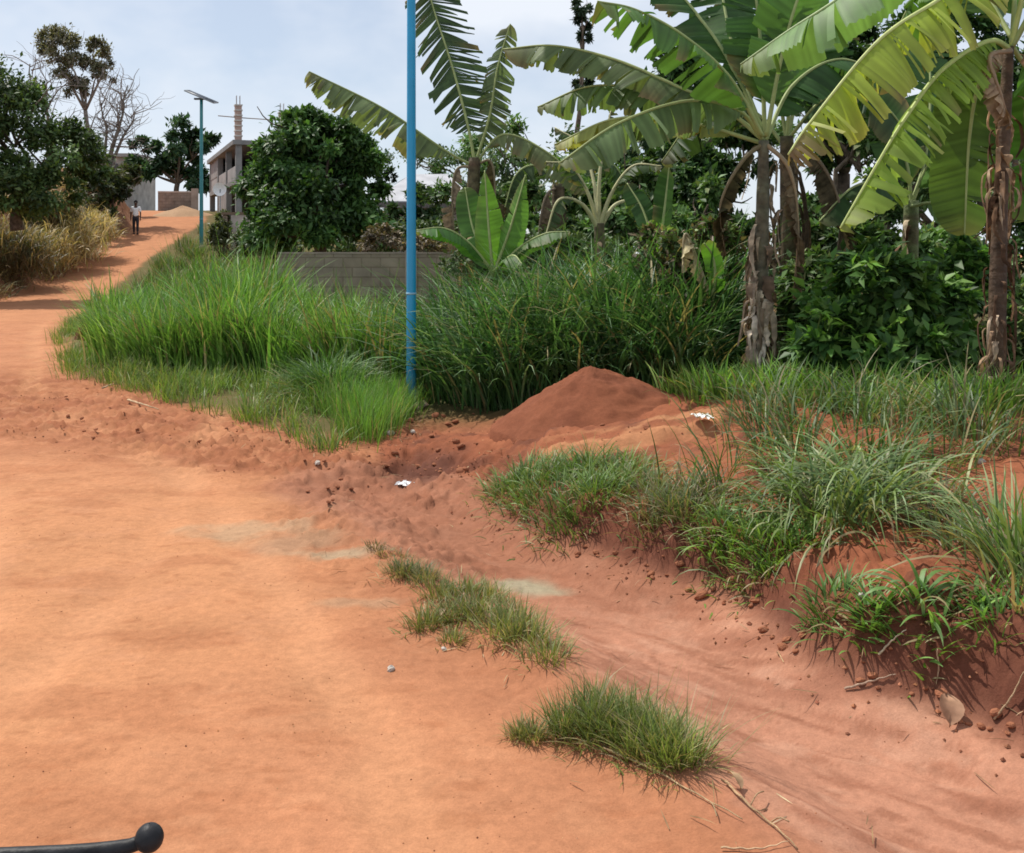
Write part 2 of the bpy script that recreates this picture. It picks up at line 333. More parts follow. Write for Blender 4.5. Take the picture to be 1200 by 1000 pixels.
def build_ground():
    ys = [-2.6, -2.2, -1.6, -1, -.4, .2, .7, 1.2, 1.6, 2.0, 2.3]
    while ys[-1] < 900: ys.append(ys[-1] + max(.012, .0052 * ys[-1]) * (1 if ys[-1] < 90 else 6))
    ys = np.array(ys); n = 820
    s = np.linspace(-1.15, 1.15, n); s = s * (.55 + .45 * np.abs(s / 1.15) ** 2)
    X = s[None, :] * (ys[:, None] + 3.0); Y = np.repeat(ys[:, None], n, 1)
    x = X.ravel(); y = Y.ravel(); z = terrain(x, y)
    m = len(ys); i = np.arange(m - 1)[:, None]; j = np.arange(n - 1)[None]
    Q = np.stack([i * n + j, i * n + j + 1, (i + 1) * n + j + 1, (i + 1) * n + j], -1).reshape(-1, 4)
    g = MB().add(np.stack([x, y, z], 1), Q, None, np.clip(soil_colour(x, y), 0, 1)).build('ground', M_SOIL)
    return tag(g, 'red laterite dirt road, side track and earth bank', 'ground', None, 'structure')
build_ground()
def tz(x, y): return float(terrain(np.array([x]), np.array([y]))[0])
_DS = np.geomspace(1.6, 60, 1300)
def onground(u, v):                               # where the sight line of photo pixel (u, v) first meets the ground
    x = (u - 600.0) / FPX * _DS; z = CAM_H - (v - HOR) / FPX * _DS; hit = np.nonzero(z <= terrain(x, _DS))[0]
    i = hit[0] if len(hit) else -1
    return float(x[i]), float(_DS[i]), tz(x[i], _DS[i])

# soil heap: tipped load of red earth
def heap():
    cx, cy = .74, 9.7; n, m = 90, 40; V = []
    a = np.linspace(0, 2 * np.pi, n, endpoint=False); r = np.linspace(0, 1, m)
    A, RR = np.meshgrid(a, r); rad = (.90 + .12 * (fbm(np.cos(A) * 2 + 5, np.sin(A) * 2 + 5, 2, 4) - .5)) * RR
    px = cx + rad * np.cos(A) * (1 + .08 * (np.cos(A) < 0)); py = cy + rad * np.sin(A) * .95
    hh = .63 * (1 - np.sqrt(RR ** 2 + .034)) + .022 * (np.sin(A * 3) * RR)
    hh += .13 * (fbm(px * 6, py * 6, 5, 8, .65) - .5) * (RR > .05) * (1 - .4 * RR)
    t = terrain(px.ravel(), py.ravel()).reshape(px.shape) * RR + .33 * (1 - RR)
    z = np.maximum(t, .3) * (RR < .99) + t * (RR >= .99) + hh - .07
    i = np.arange(m - 1)[:, None]; j = np.arange(n)[None]; k = (j + 1) % n
    Q = np.stack([i * n + j, i * n + k, (i + 1) * n + k, (i + 1) * n + j], -1).reshape(-1, 4)
    nz_ = fbm(px.ravel() * 4, py.ravel() * 4, 4, 6)[:, None]
    C = np.array([.25, .088, .044]) * (1 - nz_) + np.array([.17, .058, .032]) * nz_
    o = MB().add(np.stack([px.ravel() - cx, py.ravel() - cy, z.ravel()], 1), Q, None, C).build('soil_heap', M_SOIL, loc=(cx, cy, 0))
    tag(o, 'conical heap of tipped red soil on the bank before the dark tall grass', 'soil heap')
heap()

def sand_heap():
    p = W(214, 250, 67); n, m = 40, 14; A, RR = np.meshgrid(np.linspace(0, 2 * np.pi, n, endpoint=False), np.linspace(0, 1, m)); px = p[0] + 2.0 * RR * np.cos(A); py = 67 + 1.5 * RR * np.sin(A)
    z = terrain(px.ravel(), py.ravel()).reshape(px.shape) + .62 * (1 - RR) ** .9 * (.8 + .4 * fbm(px * 1.5, py * 1.5, 3, 12)) - .06; i = np.arange(m - 1)[:, None]; j = np.arange(n)[None]; k = (j + 1) % n
    Q = np.stack([i * n + j, i * n + k, (i + 1) * n + k, (i + 1) * n + j], -1).reshape(-1, 4)
    tag(MB().add(np.stack([px.ravel() - p[0], py.ravel() - 67, z.ravel()], 1), Q, None, (.42, .27, .165)).build('sand_heap', M_SOIL, loc=(p[0], 67, 0)), 'low pale sand heap at the top of the road before the stone wall', 'sand heap')
sand_heap()
# ---------------------------------------------------------------- plant generators
def blades(mb, root, h, wd, az, lean, bend, col, seg=5, rng=R, tipcol=None):
    N = len(root); s = np.linspace(0, 1, seg + 1)
    th = lean[:, None] + bend[:, None] * s[None] ** 1.3
    ds = h[:, None] / seg
    hx = np.concatenate([np.zeros((N, 1)), np.cumsum(np.sin(th[:, :-1]) * ds, 1)], 1); hz = np.concatenate([np.zeros((N, 1)), np.cumsum(np.cos(th[:, :-1]) * ds, 1)], 1)
    ca, sa = np.cos(az), np.sin(az)
    P = np.stack([root[:, 0:1] + hx * ca[:, None], root[:, 1:2] + hx * sa[:, None], root[:, 2:3] + hz], -1)
    tw = rng.uniform(-1.0, 1.0, N); side = np.stack([-sa * np.cos(tw), ca * np.cos(tw), np.sin(tw) * .6], -1)
    wp = wd[:, None] * .5 * np.minimum(1, (.55 + 1.2 * s))[None] * (1 - s[None] ** 2.2 * .96)
    A = P + side[:, None] * wp[..., None]; B = P - side[:, None] * wp[..., None]
    V = np.stack([A, B], 2).reshape(-1, 3)
    b = (np.arange(N) * (seg + 1) * 2)[:, None]; k = np.arange(seg)[None] * 2
    Q = np.stack([b + k, b + k + 1, b + k + 3, b + k + 2], -1).reshape(-1, 4)
    tc_ = np.asarray(tipcol) if tipcol is not None else col * 1.15
    tc_ = np.broadcast_to(tc_, col.shape)
    C = (col[:, None] * (1 - s[None, :, None] ** 2) + tc_[:, None] * s[None, :, None] ** 2)
    mb.add(V, Q, None, np.repeat(C.reshape(-1, 3), 2, 0)); return mb
def pal(N, cols, wts, rng=R, jit=.26):
    i = rng.choice(len(cols), N, p=np.array(wts) / np.sum(wts)); c = np.array(cols)[i]
    return np.clip(c * rng.uniform(1 - jit, 1 + jit, (N, 1)) * rng.uniform(.94, 1.06, (N, 3)), 0, 1)
def leaves(mb, P, D, Nrm, Ln, Wd, col):
    D = D / (np.linalg.norm(D, axis=1, keepdims=True) + 1e-9)
    S = np.cross(D, Nrm); S /= np.linalg.norm(S, axis=1, keepdims=True) + 1e-9; Nn = np.cross(S, D)
    Ln = np.asarray(Ln)[:, None]; Wd = np.asarray(Wd)[:, None]
    a = P; m_ = P + D * Ln * .5 - Nn * Wd * .0; tip = P + D * Ln - Nn * Ln * .12
    l1 = P + D * Ln * .42 + S * Wd * .5 + Nn * Wd * .16; r1 = P + D * Ln * .42 - S * Wd * .5 + Nn * Wd * .16
    V = np.stack([a, l1, tip, r1, m_], 1).reshape(-1, 3); b = (np.arange(len(P)) * 5)[:, None]
    Q = np.concatenate([b + np.array([0, 4, 2, 1]), b + np.array([0, 3, 2, 4])], 0)
    mb.add(V, Q, None, np.repeat(col, 5, 0)); return mb
def rand_unit(n, rng=R):
    v = rng.normal(size=(n, 3)); return v / np.linalg.norm(v, axis=1, keepdims=True)
GREEN_D = [(.035, .075, .02), (.05, .11, .025), (.075, .15, .03), (.03, .06, .022)]
def crown_mesh(lobes, nl, leaf, cols, wts, rng, flat=.75, per=240):
    """lobes: (cx,cy,cz,rx,ry,rz); clumps of leaves spread through each lobe, mostly near its outside"""
    mb = MB(); vol = np.array([(l[3] * l[4] * l[5]) ** .67 for l in lobes]); vol /= vol.sum()
    for l, vf in zip(lobes, vol):
        n = max(60, int(nl * vf)); nc = max(5, n // per); c = np.array(l[:3]); r = np.array(l[3:])
        u = rand_unit(nc, rng); u[:, 2] = np.where(u[:, 2] < -.55, -u[:, 2], u[:, 2]); rr = rng.uniform(.45, 1.0, (nc, 1)) ** .6
        cc = c + u * rr * r; cs = rng.uniform(.15, .31, nc) * r.mean()
        tone = rng.uniform(.55, 1.35, nc)
        k = rng.integers(0, nc, n); o = rng.normal(size=(n, 3)) * cs[k][:, None] * np.array([1, 1, flat]) * .62
        P = cc[k] + o
        out = (P - c) / r; out /= np.linalg.norm(out, axis=1, keepdims=True) + 1e-9
        D = out * .7 + rand_unit(n, rng) * .9 + np.array([0, 0, -.25]); Nn = out * .5 + rand_unit(n, rng) * .6 + np.array([0, 0, .7])
        ln = leaf * rng.uniform(.65, 1.25, n)
        leaves(mb, P, D, Nn, ln, ln * rng.uniform(.38, .55, n), pal(n, cols, wts, rng) * tone[k][:, None])
    return mb
def limb(mb, a, b, r0, r1, rng, C=(.16, .12, .09), wob=.06):
    a = np.asarray(a, float); b = np.asarray(b, float); L_ = np.linalg.norm(b - a)
    m = (a + b) / 2 + rng.normal(size=3) * wob * L_; m2 = a * .25 + b * .75 + rng.normal(size=3) * wob * L_ * .6
    P = smoothpath([a, m, m2, b], 9); tube(mb, P, np.linspace(r0, r1, 9), 7, C); return mb
def tree(name, label, base, fork, lobes, nl, leaf, cols, wts, r0, seed, group=None, cat='tree', bark=(.16, .12, .09), per=240):
    rng = np.random.default_rng(seed); base = np.asarray(base, float)
    t = thing(name, base, label, cat, group)
    mb = MB(); f = np.asarray(fork, float) - base
    limb(mb, (0, 0, -.3), f, r0, r0 * .7, rng, bark, .03)
    for l in lobes:
        e = np.array(l[:3]) - base; e[2] += .25 * l[5]; limb(mb, f, e, r0 * .5, r0 * .1, rng, bark, .1)
        for _ in range(3):
            q = e + rng.normal(size=3) * np.array(l[3:]) * .55; limb(mb, f * .35 + e * .65, q, r0 * .2, r0 * .05, rng, bark, .08)
    mb.build('trunk', M_BARK, t)
    lb = [(l[0] - base[0], l[1] - base[1], l[2] - base[2], *l[3:]) for l in lobes]
    crown_mesh(lb, nl, leaf, cols, wts, rng, .75, per).build('crown', M_FOL, t)
    return t
def blob(u, v, d, ru, rv, rd=None):                 # a crown lobe: centre by photo pixel at depth d, radii in photo pixels
    p = W(u, v, d); k = d / FPX; return (*p, ru * k, (rd if rd else ru) * k, rv * k)
def shrub(name, label, base, lobes, nl, leaf, cols, wts, seed, group=None, cat='shrub', nst=7, per=55):
    rng = np.random.default_rng(seed); base = np.asarray(base, float); t = thing(name, base, label, cat, group)
    mb = MB()
    for l in lobes:
        for _ in range(nst):
            e = np.array(l[:3]) - base + rng.normal(size=3) * np.array(l[3:]) * .45
            limb(mb, (rng.normal() * .08, rng.normal() * .08, -.1), e, .025, .008, rng, (.17, .15, .09), .1)
    mb.build('stem', M_BARK, t)
    lb = [(l[0] - base[0], l[1] - base[1], l[2] - base[2], *l[3:]) for l in lobes]
    crown_mesh(lb, int(nl * 1.5), leaf * .92, cols, wts, rng, .75, per).build('foliage', M_FOL, t); return t

def banana_leaf(parent, pts, Wd, droop, col, rng, tear=.12, petiole=.14, up=(0, 0, 1), sweep=.25, rib=(.34, .40, .16), name='leaf', edge=None, gap=.25, jit=.16, mat_=None, ribr=.022, asym=(1, 1), lab=None, point=False, tipb=.35):
    """one banana leaf: a midrib along pts, two half blades torn into strips that droop to either side"""
    P = smoothpath(pts, 48); L_ = np.concatenate([[0], np.cumsum(np.linalg.norm(np.diff(P, axis=0), axis=1))]); LL = L_[-1]; tt = L_ / LL
    T = np.gradient(P, axis=0); T /= np.linalg.norm(T, axis=1, keepdims=True)
    U = np.asarray(up, float); S = np.cross(T, U); S /= np.linalg.norm(S, axis=1, keepdims=True) + 1e-9; N = np.cross(S, T)
    def at(A, t): return np.stack([np.interp(t, tt, A[:, k]) for k in range(3)], -1)
    mb = MB(); col = np.asarray(col, float); edge = np.asarray(edge if edge is not None else col * 1.1)
    nr = 6
    for sg, am in ((1, asym[0]), (-1, asym[1])):
        t = petiole
        while t < .995:
            dt = min(rng.exponential(tear / LL) + .012 / LL * 2, 1.0 - t); t1 = t + dt
            nc = max(2, int(dt * LL / .028) + 1)
            ts = np.linspace(t, t1, nc); tm = (t + t1) / 2
            prof = np.minimum(1, ((ts - petiole + .004) / .16)) ** .55 * (np.where(ts > .3, np.maximum(0, 1 - ((ts - .3) / .705) ** 1.6) ** .9, 1) if point else np.where(ts > .6, np.sqrt(np.maximum(0, 1 - ((ts - .6) / .405) ** 2.6)), 1))
            wl = Wd * am * prof * rng.uniform(.86, 1.04)
            ph0 = droop + rng.normal() * jit; sw = sweep + rng.normal() * .12
            g = min(.85, rng.beta(.9, 2.2) * gap * 1.9); eb = (.26, .19, .09) if rng.random() < .16 else edge; q = np.linspace(0, 1, nr)
            phi = ph0 * (.72 + .42 * q); cs = np.concatenate([[0], np.cumsum(np.cos(phi[:-1]))]) / (nr - 1); sn = np.concatenate([[0], np.cumsum(np.sin(phi[:-1]))]) / (nr - 1)
            te = tm + (ts[:, None] - tm) * (1 - g * q[None] ** 1.5)
            te = np.clip(te, 0, 1)
            B = at(P, te.ravel()).reshape(nc, nr, 3); Sx = at(S, ts)[:, None]; Nx = at(N, ts)[:, None]; Tx = at(T, ts)[:, None]
            V = B + wl[:, None, None] * (sg * Sx * cs[None, :, None] - Nx * sn[None, :, None] + Tx * (sw * q)[None, :, None])
            V = V + Nx * (.013 * np.sin((ts * LL / .06) * 6.28 + sg)[:, None, None] * np.sqrt(q)[None, :, None]) + Nx * (.02 * np.sin(ts * LL * 9 + 3 * sg)[:, None, None] * q[None, :, None])
            f = (q ** 2.5)[None, :, None] * rng.uniform(.3, 1); tone = rng.uniform(.84, 1.16)
            tb = sstep(.86, 1.0, ts)[:, None, None] * tipb
            C = (col[None, None] * (1 - f) + np.asarray(eb)[None, None] * f) * tone * rng.uniform(.72, 1.2, (nc, 1, 1)); C = np.broadcast_to(C, V.shape) * (1 - tb) + np.array([.24, .16, .09]) * tb
            i = np.arange(nc - 1)[:, None]; j = np.arange(nr - 1)[None]
            Q = np.stack([i * nr + j, i * nr + j + 1, (i + 1) * nr + j + 1, (i + 1) * nr + j], -1).reshape(-1, 4)
            mb.add(V.reshape(-1, 3), Q, None, C.reshape(-1, 3))
            t = t1
    o = np.array(parent.location)
    mb.v = [v - o for v in mb.v]
    lf = mb.build(name, mat_ or M_LEAF, parent)
    if lab: lf['label'] = lab
    rb = MB(); tube(rb, P - o + N * .004, ribr * (1 - .8 * tt) + .003, 6, np.asarray(rib))
    rb.build('midrib', M_RIB, lf); return lf
def pseudostem(parent, pts, r0, r1, rng, col=(.13, .12, .06), col2=(.10, .065, .04)):
    P = smoothpath(pts, 30) - np.array(parent.location); m = len(P); n = 14
    mb = MB(); rr = np.linspace(r0, r1, m) * (1 + .12 * rng.normal(size=m).cumsum() / 8)
    s = rng.uniform(0, 1, m)[:, None]; tube(mb, P, rr, n, np.asarray(col) * (1 - s) + np.asarray(col2) * s)
    return mb.build('pseudostem', M_STEM, parent)
def dead_sheaths(parent, pts, r, n, rng, length=(.3, .8), cols=None, wdt=(.04, .10), name='dead_leaf'):
    """dry strips hanging down round the stem, each one a ragged ribbon"""
    P = smoothpath(pts, 40) - np.array(parent.location); cols = cols or [(.36, .25, .15), (.22, .13, .08), (.5, .4, .28), (.12, .07, .045)]
    for _ in range(n):
        i = .08 + .92 * rng.beta(1.1, 1.4); p = np.array([np.interp(i, np.linspace(0, 1, 40), P[:, k]) for k in range(3)]); a = rng.uniform(0, 2 * np.pi)
        d = np.array([math.cos(a), math.sin(a), 0]); ln = rng.uniform(*length); out = r * rng.uniform(1.02, 1.45)
        q = smoothpath([p + d * r * .95, p + d * (out + .05 * ln) + (0, 0, -.12 * ln), p + d * (out + rng.uniform(.0, .12) * ln) + (0, 0, -.55 * ln), p + d * (out + rng.uniform(-.04, .1) * ln) + rng.normal(size=3) * .04 + (0, 0, -ln)], 12)
        sd_ = np.array([-d[1], d[0], 0]); wv = rng.uniform(*wdt) * (1 - .75 * np.linspace(0, 1, 12) ** 2) * (1 + .25 * rng.normal(size=12)); wv = np.abs(wv)
        tw = np.linspace(0, rng.normal() * 1.2, 12); sv = sd_[None] * np.cos(tw)[:, None] + d[None] * np.sin(tw)[:, None]
        V = np.stack([q + sv * wv[:, None] * .5, q + d * .012, q - sv * wv[:, None] * .5], 1).reshape(-1, 3); k = np.arange(11)[:, None] * 3
        Q = np.concatenate([k + np.array([0, 1, 4, 3]), k + np.array([1, 2, 5, 4])], 0)
        c = np.array(cols[rng.integers(len(cols))]) * rng.uniform(.75, 1.25)
        MB().add(V, Q, None, np.repeat((c[None] * rng.uniform(.7, 1.2, (12, 1))), 3, 0)).build(name, M_DEAD, parent)

# ---------------------------------------------------------------- street lamps
def lamp_post(u, vb, d, zb, h, r, colr, label, rz, seen_panel=True):
    p = W(u, vb, d); t = thing('street_lamp', (p[0], d, zb), label, 'street lamp', 'solar street lamps beside the road', rz)
    mb = MB(); z = np.linspace(0, h, 12); z = np.concatenate([[0, .08, .2, .4], z[1:]]); cc = np.tile(colr, (len(z), 1)).astype(float); cc[:4] = cc[:4] * np.array([.2, .5, .8, .95])[:, None] + np.array([.3, .16, .09]) * np.array([.8, .5, .2, .05])[:, None]; tube(mb, np.stack([z * 0, z * 0, z], 1), np.linspace(r, r * .76, len(z)), 16, cc); mb.build('pole', M_PAINT, t)
    mb = MB(); tube(mb, [(0, 0, -.12), (.01, 0, .02), (.0, .01, .05)], [.27, .24, .17], 14, (.36, .27, .21)); mb.build('footing', M_STONE, t)
    mb = MB(); box(mb, (-.12, -.12, .052), (.12, .12, .068), colr)
    for a in range(4):
        x, y = .09 * (1 if a & 1 else -1), .09 * (1 if a & 2 else -1); tube(mb, [(x, y, .05), (x, y, .1)], .014, 6, (.3, .3, .3))
    mb.build('base_plate', M_PAINT, t)
    mb = MB(); tube(mb, [(0, 0, 1.365), (0, 0, 1.39)], r * 1.0, 16, (.25, .45, .58)); mb.build('clamp', M_PAINT, t)
    mb = MB(); box(mb, (-.34, -.09, h - .10), (.30, .09, h - .02), (.16, .18, .19)); mb.build('lamp_head', M_CONC, t)
    pn = MB(); box(pn, (-.75, -.32, -.02), (.75, .32, .02), (.02, .03, .05)); o = pn.build('solar_panel', M_DARKGLASS, t, loc=(0, 0, h + .05)); o.rotation_euler = (.18, .40, 0)
    mb = MB()
    for a, b in (((-.78, -.35, -.03), (.78, -.32, .03)), ((-.78, .32, -.03), (.78, .35, .03)), ((-.78, -.32, -.03), (-.75, .32, .03)), ((.75, -.32, -.03), (.78, .32, .03))): box(mb, a, b, (.3, .32, .34))
    mb.build('panel_frame', M_CONC, o); return t
px, py = W(482, 478, 12.6)[:2]
lamp_post(482, 478, 12.6, tz(px, 12.6) - .03, 7.2, .062, (.008, .30, .56), 'bright blue painted lamp pole at the grass edge left of the soil heap', .4)
px = W(236, 290, 52)[0]
lamp_post(236, 290, 52, tz(px, 52), 7.3, .10, (.03, .22, .24), 'teal solar street lamp with tilted panel beside the rising road', 0.0)

# ---------------------------------------------------------------- banana plants
def banana(label, base, pts, r0, r1, seed, nsheath=0, **k):
    rng = np.random.default_rng(seed); t = thing('banana_plant', base, label, 'banana plant', 'banana plants')
    pseudostem(t, pts, r0, r1, rng, k.get('col', (.13, .12, .06)), k.get('col2', (.10, .065, .04)))
    if nsheath: dead_sheaths(t, pts, r0, nsheath, rng, k.get('length', (.3, .8)), k.get('dcols'), k.get('wdt', (.04, .10)))
    return t, rng
def LF(t, rng, px_, Wd, droop, col, **k): return banana_leaf(t, [W(*p) for p in px_], Wd, droop, col, rng, **k)
G1, G2, G3, G4 = (.09, .19, .045), (.055, .13, .035), (.16, .24, .10), (.25, .34, .06)
# A: the big plant right of centre
bA = W(888, 462, 10.8); bA[2] = tz(bA[0], bA[1])
stA = [bA, W(890, 380, 10.8), W(893, 270, 10.8), W(895, 165, 10.8)]
t, g = banana('tallest banana plant with pale dead sheaths round its stem, right of the soil heap', bA, stA, .095, .055, 1, 30, wdt=(.02, .06), length=(.2, .6), dcols=[(.3, .25, .18), (.2, .15, .1), (.4, .33, .25)], col=(.15, .15, .10), col2=(.12, .10, .07))
LF(t, g, [(894, 165, 10.8), (865, 130, 10.6), (805, 119, 10.3), (725, 145, 10.0), (655, 192, 9.8)], .36, 1.15, G3, tear=.075, gap=.32)
LF(t, g, [(894, 165, 10.9), (850, 128, 11.0), (790, 100, 11.2), (720, 70, 11.5), (650, 54, 11.8), (590, 58, 12)], .33, 1.15, (.13, .18, .07), tear=.08, gap=.4)
LF(t, g, [(893, 160, 11), (830, 118, 11.3), (760, 104, 11.5), (690, 102, 11.8), (630, 126, 12)], .33, 1.2, (.13, .2, .07), tear=.08, gap=.35)
LF(t, g, [(892, 168, 10.9), (800, 142, 11), (720, 140, 11.2), (650, 170, 11.4)], .22, 1.0, (.3, .33, .08), tear=.2, lab='yellowing leaf')
LF(t, g, [(893, 158, 10.8), (868, 100, 10.9), (830, 35, 11.1), (770, -30, 11.4), (690, -60, 11.7)], .46, .6, G2, tear=.09, gap=.4, jit=.28)
LF(t, g, [(893, 160, 10.6), (855, 92, 10.3), (800, 42, 10.0), (745, 12, 9.8), (700, 2, 9.6)], .40, .95, G1, tear=.09, gap=.35, jit=.25)
LF(t, g, [(896, 160, 10.8), (893, 80, 10.8), (886, 0, 10.9), (872, -100, 11)], .38, .35, G2, up=(.3, -1, 0), tear=.14, gap=.3, jit=.25)
LF(t, g, [(898, 160, 10.7), (915, 70, 10.6), (938, -10, 10.5), (980, -100, 10.4)], .38, .45, G1, up=(.3, -1, .3), tear=.14, gap=.3, jit=.25)
LF(t, g, [(897, 165, 10.8), (930, 100, 11.1), (985, 70, 11.4), (1050, 95, 11.6)], .34, 1.0, G2, tear=.15)
LF(t, g, [(896, 160, 11), (860, 60, 11.5), (840, -40, 12), (820, -120, 12.4)], .45, .5, G2, up=(-.3, -1, 0), tear=.1, gap=.4, jit=.3)
LF(t, g, [(896, 168, 10.8), (870, 190, 10.7), (845, 240, 10.7), (850, 300, 10.8)], .13, 1.3, (.05, .045, .02), mat_=M_DEAD, name='dead_leaf', rib=(.2, .16, .09), tear=.06)
LF(t, g, [(896, 168, 10.8), (925, 200, 10.6), (935, 270, 10.6), (930, 350, 10.7)], .12, 1.4, (.16, .12, .075), mat_=M_DEAD, name='dead_leaf', rib=(.3, .22, .13), tear=.05)
dead_sheaths(t, stA[:2] + [W(893, 262, 10.8)], .095, 64, g, (.15, .5), [(.62, .52, .40), (.36, .27, .19), (.75, .66, .54), (.2, .14, .10), (.5, .4, .3)], (.04, .13))
# F: the dark plant just behind A
bF = W(926, 440, 12.6); bF[2] = tz(bF[0], bF[1])
t, g = banana('dark stemmed banana plant crowding behind the tallest one', bF, [bF, W(924, 300, 12.6), W(922, 160, 12.6)], .12, .08, 2, 44, dcols=[(.2, .15, .1), (.12, .085, .06), (.3, .24, .17)], length=(.5, 1.5))
LF(t, g, [(922, 165, 12.6), (950, 60, 12.9), (1000, -20, 13.2), (1070, -50, 13.6)], .5, .5, G2, tear=.2)
LF(t, g, [(922, 165, 12.6), (900, 60, 13), (850, -20, 13.5), (760, -40, 14)], .5, .5, (.04, .10, .03), tear=.2)
LF(t, g, [(922, 165, 12.6), (970, 115, 12.3), (1030, 120, 12), (1075, 175, 11.9)], .42, .9, (.045, .10, .03), tear=.2)
LF(t, g, [(922, 165, 12.6), (930, 50, 12.6), (945, -60, 12.6)], .46, .3, G1, up=(0, -1, 0), tear=.3)
LF(t, g, [(922, 175, 12.6), (880, 130, 12.9), (820, 135, 13.2), (775, 190, 13.3)], .4, 1.0, (.05, .09, .03), tear=.1)
LF(t, g, [(922, 175, 12.6), (960, 190, 12.3), (985, 250, 12.2), (975, 330, 12.3)], .22, 1.2, (.1, .08, .05), mat_=M_DEAD, name='dead_leaf', rib=(.2, .15, .1), tear=.06)
# B: plant at the right edge
bB = W(1166, 482, 9.0); bB[2] = tz(bB[0], bB[1])
stB = [bB, W(1168, 400, 9.0), W(1172, 250, 9.0), W(1182, 55, 9.0)]
t, g = banana('banana plant with shaggy brown stem at the right edge of the bank', bB, stB, .088, .042, 3, 90, dcols=[(.38, .25, .16), (.22, .13, .08), (.6, .45, .32), (.12, .07, .045)], length=(.15, .45), wdt=(.02, .06), col=(.14, .09, .055), col2=(.08, .05, .035))
YG = (.33, .42, .055)
LF(t, g, [(1186, 55, 9), (1198, -20, 8.9), (1160, -38, 8.7), (1098, 2, 8.4), (1030, 48, 8.1), (952, 141, 7.9), (924, 182, 7.8)], .46, 1.1, YG, tipb=1.0, tear=.05, gap=.4, jit=.22, edge=(.45, .42, .1), rib=(.5, .55, .2), petiole=.2, lab='yellow green torn leaf reaching left')
LF(t, g, [(1184, 58, 9), (1158, 49, 8.8), (1105, 82, 8.5), (1062, 138, 8.3), (1030, 190, 8.2), (985, 268, 8.1)], .36, 1.0, (.25, .37, .055), tear=.05, gap=.4, jit=.2, rib=(.48, .56, .2), petiole=.1)
LF(t, g, [(1186, 50, 9), (1205, -70, 8.9), (1120, -90, 9), (1020, -30, 9.2), (975, 4, 9.3), (925, 36, 9.5), (868, 76, 9.7)], .46, .95, (.17, .30, .10), tear=.3, gap=.1, rib=(.4, .5, .25), petiole=.2)
LF(t, g, [(1184, 60, 9.1), (1150, 92, 9.6), (1136, 160, 9.9), (1130, 275, 10)], .36, .3, (.09, .16, .03), up=(0, -1, .2), tear=.4, gap=.08)
LF(t, g, [(1186, 55, 9), (1230, -10, 8.8), (1290, 10, 8.6), (1340, 90, 8.5)], .42, .9, G1, tear=.15)
LF(t, g, [(1186, 50, 9.1), (1192, -60, 9.2), (1200, -180, 9.3)], .42, .3, G1, up=(0, -1, 0), tear=.3)
LF(t, g, [(1186, 55, 9.2), (1210, 100, 9.5), (1212, 180, 9.8), (1200, 260, 9.9)], .34, .5, (.08, .2, .03), up=(0, -1, .3), tear=.3)
LF(t, g, [(1186, 45, 9.3), (1140, -20, 9.8), (1080, -10, 10.2), (1040, 60, 10.4)], .42, .8, (.08, .17, .03), tear=.12)
LF(t, g, [(1184, 60, 8.9), (1160, 68, 8.6), (1172, 110, 8.5), (1185, 150, 8.6)], .14, 1.2, (.36, .25, .16), mat_=M_DEAD, name='dead_leaf', rib=(.3, .2, .12), tear=.05)
# C: ragged plant behind the blue pole
bC = W(553, 420, 17); bC[2] = 0.1
t, g = banana('ragged banana plant with fishbone leaves against the sky behind the blue pole', bC, [bC, W(552, 300, 17), W(556, 185, 17)], .15, .10, 4, 14, length=(.5, 1.2))
LF(t, g, [(555, 195, 17), (520, 176, 16.8), (450, 128, 16.4), (362, 84, 16)], .46, 1.2, (.15, .20, .09), tear=.06, gap=.35)
LF(t, g, [(556, 190, 17), (549, 150, 17), (530, 78, 17.1), (508, 10, 17.2), (490, -60, 17.3)], .52, .35, (.05, .085, .04), up=(0, -1, 0), tear=.05, sweep=-.45, gap=.55, jit=.25)
LF(t, g, [(558, 190, 17), (574, 135, 16.8), (583, 80, 16.7), (598, 28, 16.6)], .32, .7, (.12, .17, .08), up=(-.3, -1, 0), tear=.06, sweep=-.4, gap=.5, jit=.25)
LF(t, g, [(557, 192, 17), (590, 158, 16.8), (640, 178, 16.5), (690, 222, 16.3)], .36, 1.2, (.17, .21, .09), tear=.06, gap=.45)
LF(t, g, [(556, 195, 17), (575, 190, 17), (580, 230, 17), (578, 290, 17)], .2, 1.2, (.1, .08, .04), mat_=M_DEAD, name='dead_leaf', rib=(.25, .2, .12), tear=.06)
LF(t, g, [(555, 196, 17), (535, 200, 17), (530, 240, 17), (535, 300, 17)], .18, 1.2, (.25, .2, .14), mat_=M_DEAD, name='dead_leaf', rib=(.25, .2, .12), tear=.06)
# D: young bright plant
bD = W(577, 400, 15); bD[2] = .15
t, g = banana('young banana plant with broad bright upright leaves behind the dark tall grass', bD, [bD, W(578, 350, 15), W(578, 312, 15)], .09, .07, 5, 0, col=(.2, .28, .08), col2=(.16, .22, .07))
LF(t, g, [(578, 322, 15), (573, 270, 15), (568, 200, 15.1)], .27, .5, (.17, .36, .05), up=(0, -1, 0), tear=.6, gap=.05, petiole=.05, jit=.06, point=True)
LF(t, g, [(579, 320, 15), (598, 268, 14.9), (616, 205, 14.9)], .24, .6, (.15, .32, .06), up=(-.4, -1, .2), tear=.6, gap=.05, petiole=.05, jit=.06, point=True)
LF(t, g, [(577, 318, 15), (548, 284, 14.9), (520, 268, 14.8), (488, 270, 14.7)], .28, .6, (.05, .14, .025), tear=.6, gap=.05, jit=.06)
LF(t, g, [(580, 320, 15), (610, 290, 14.8), (640, 274, 14.6), (668, 272, 14.5)], .22, .8, (.07, .15, .035), tear=.5, gap=.05, jit=.06)
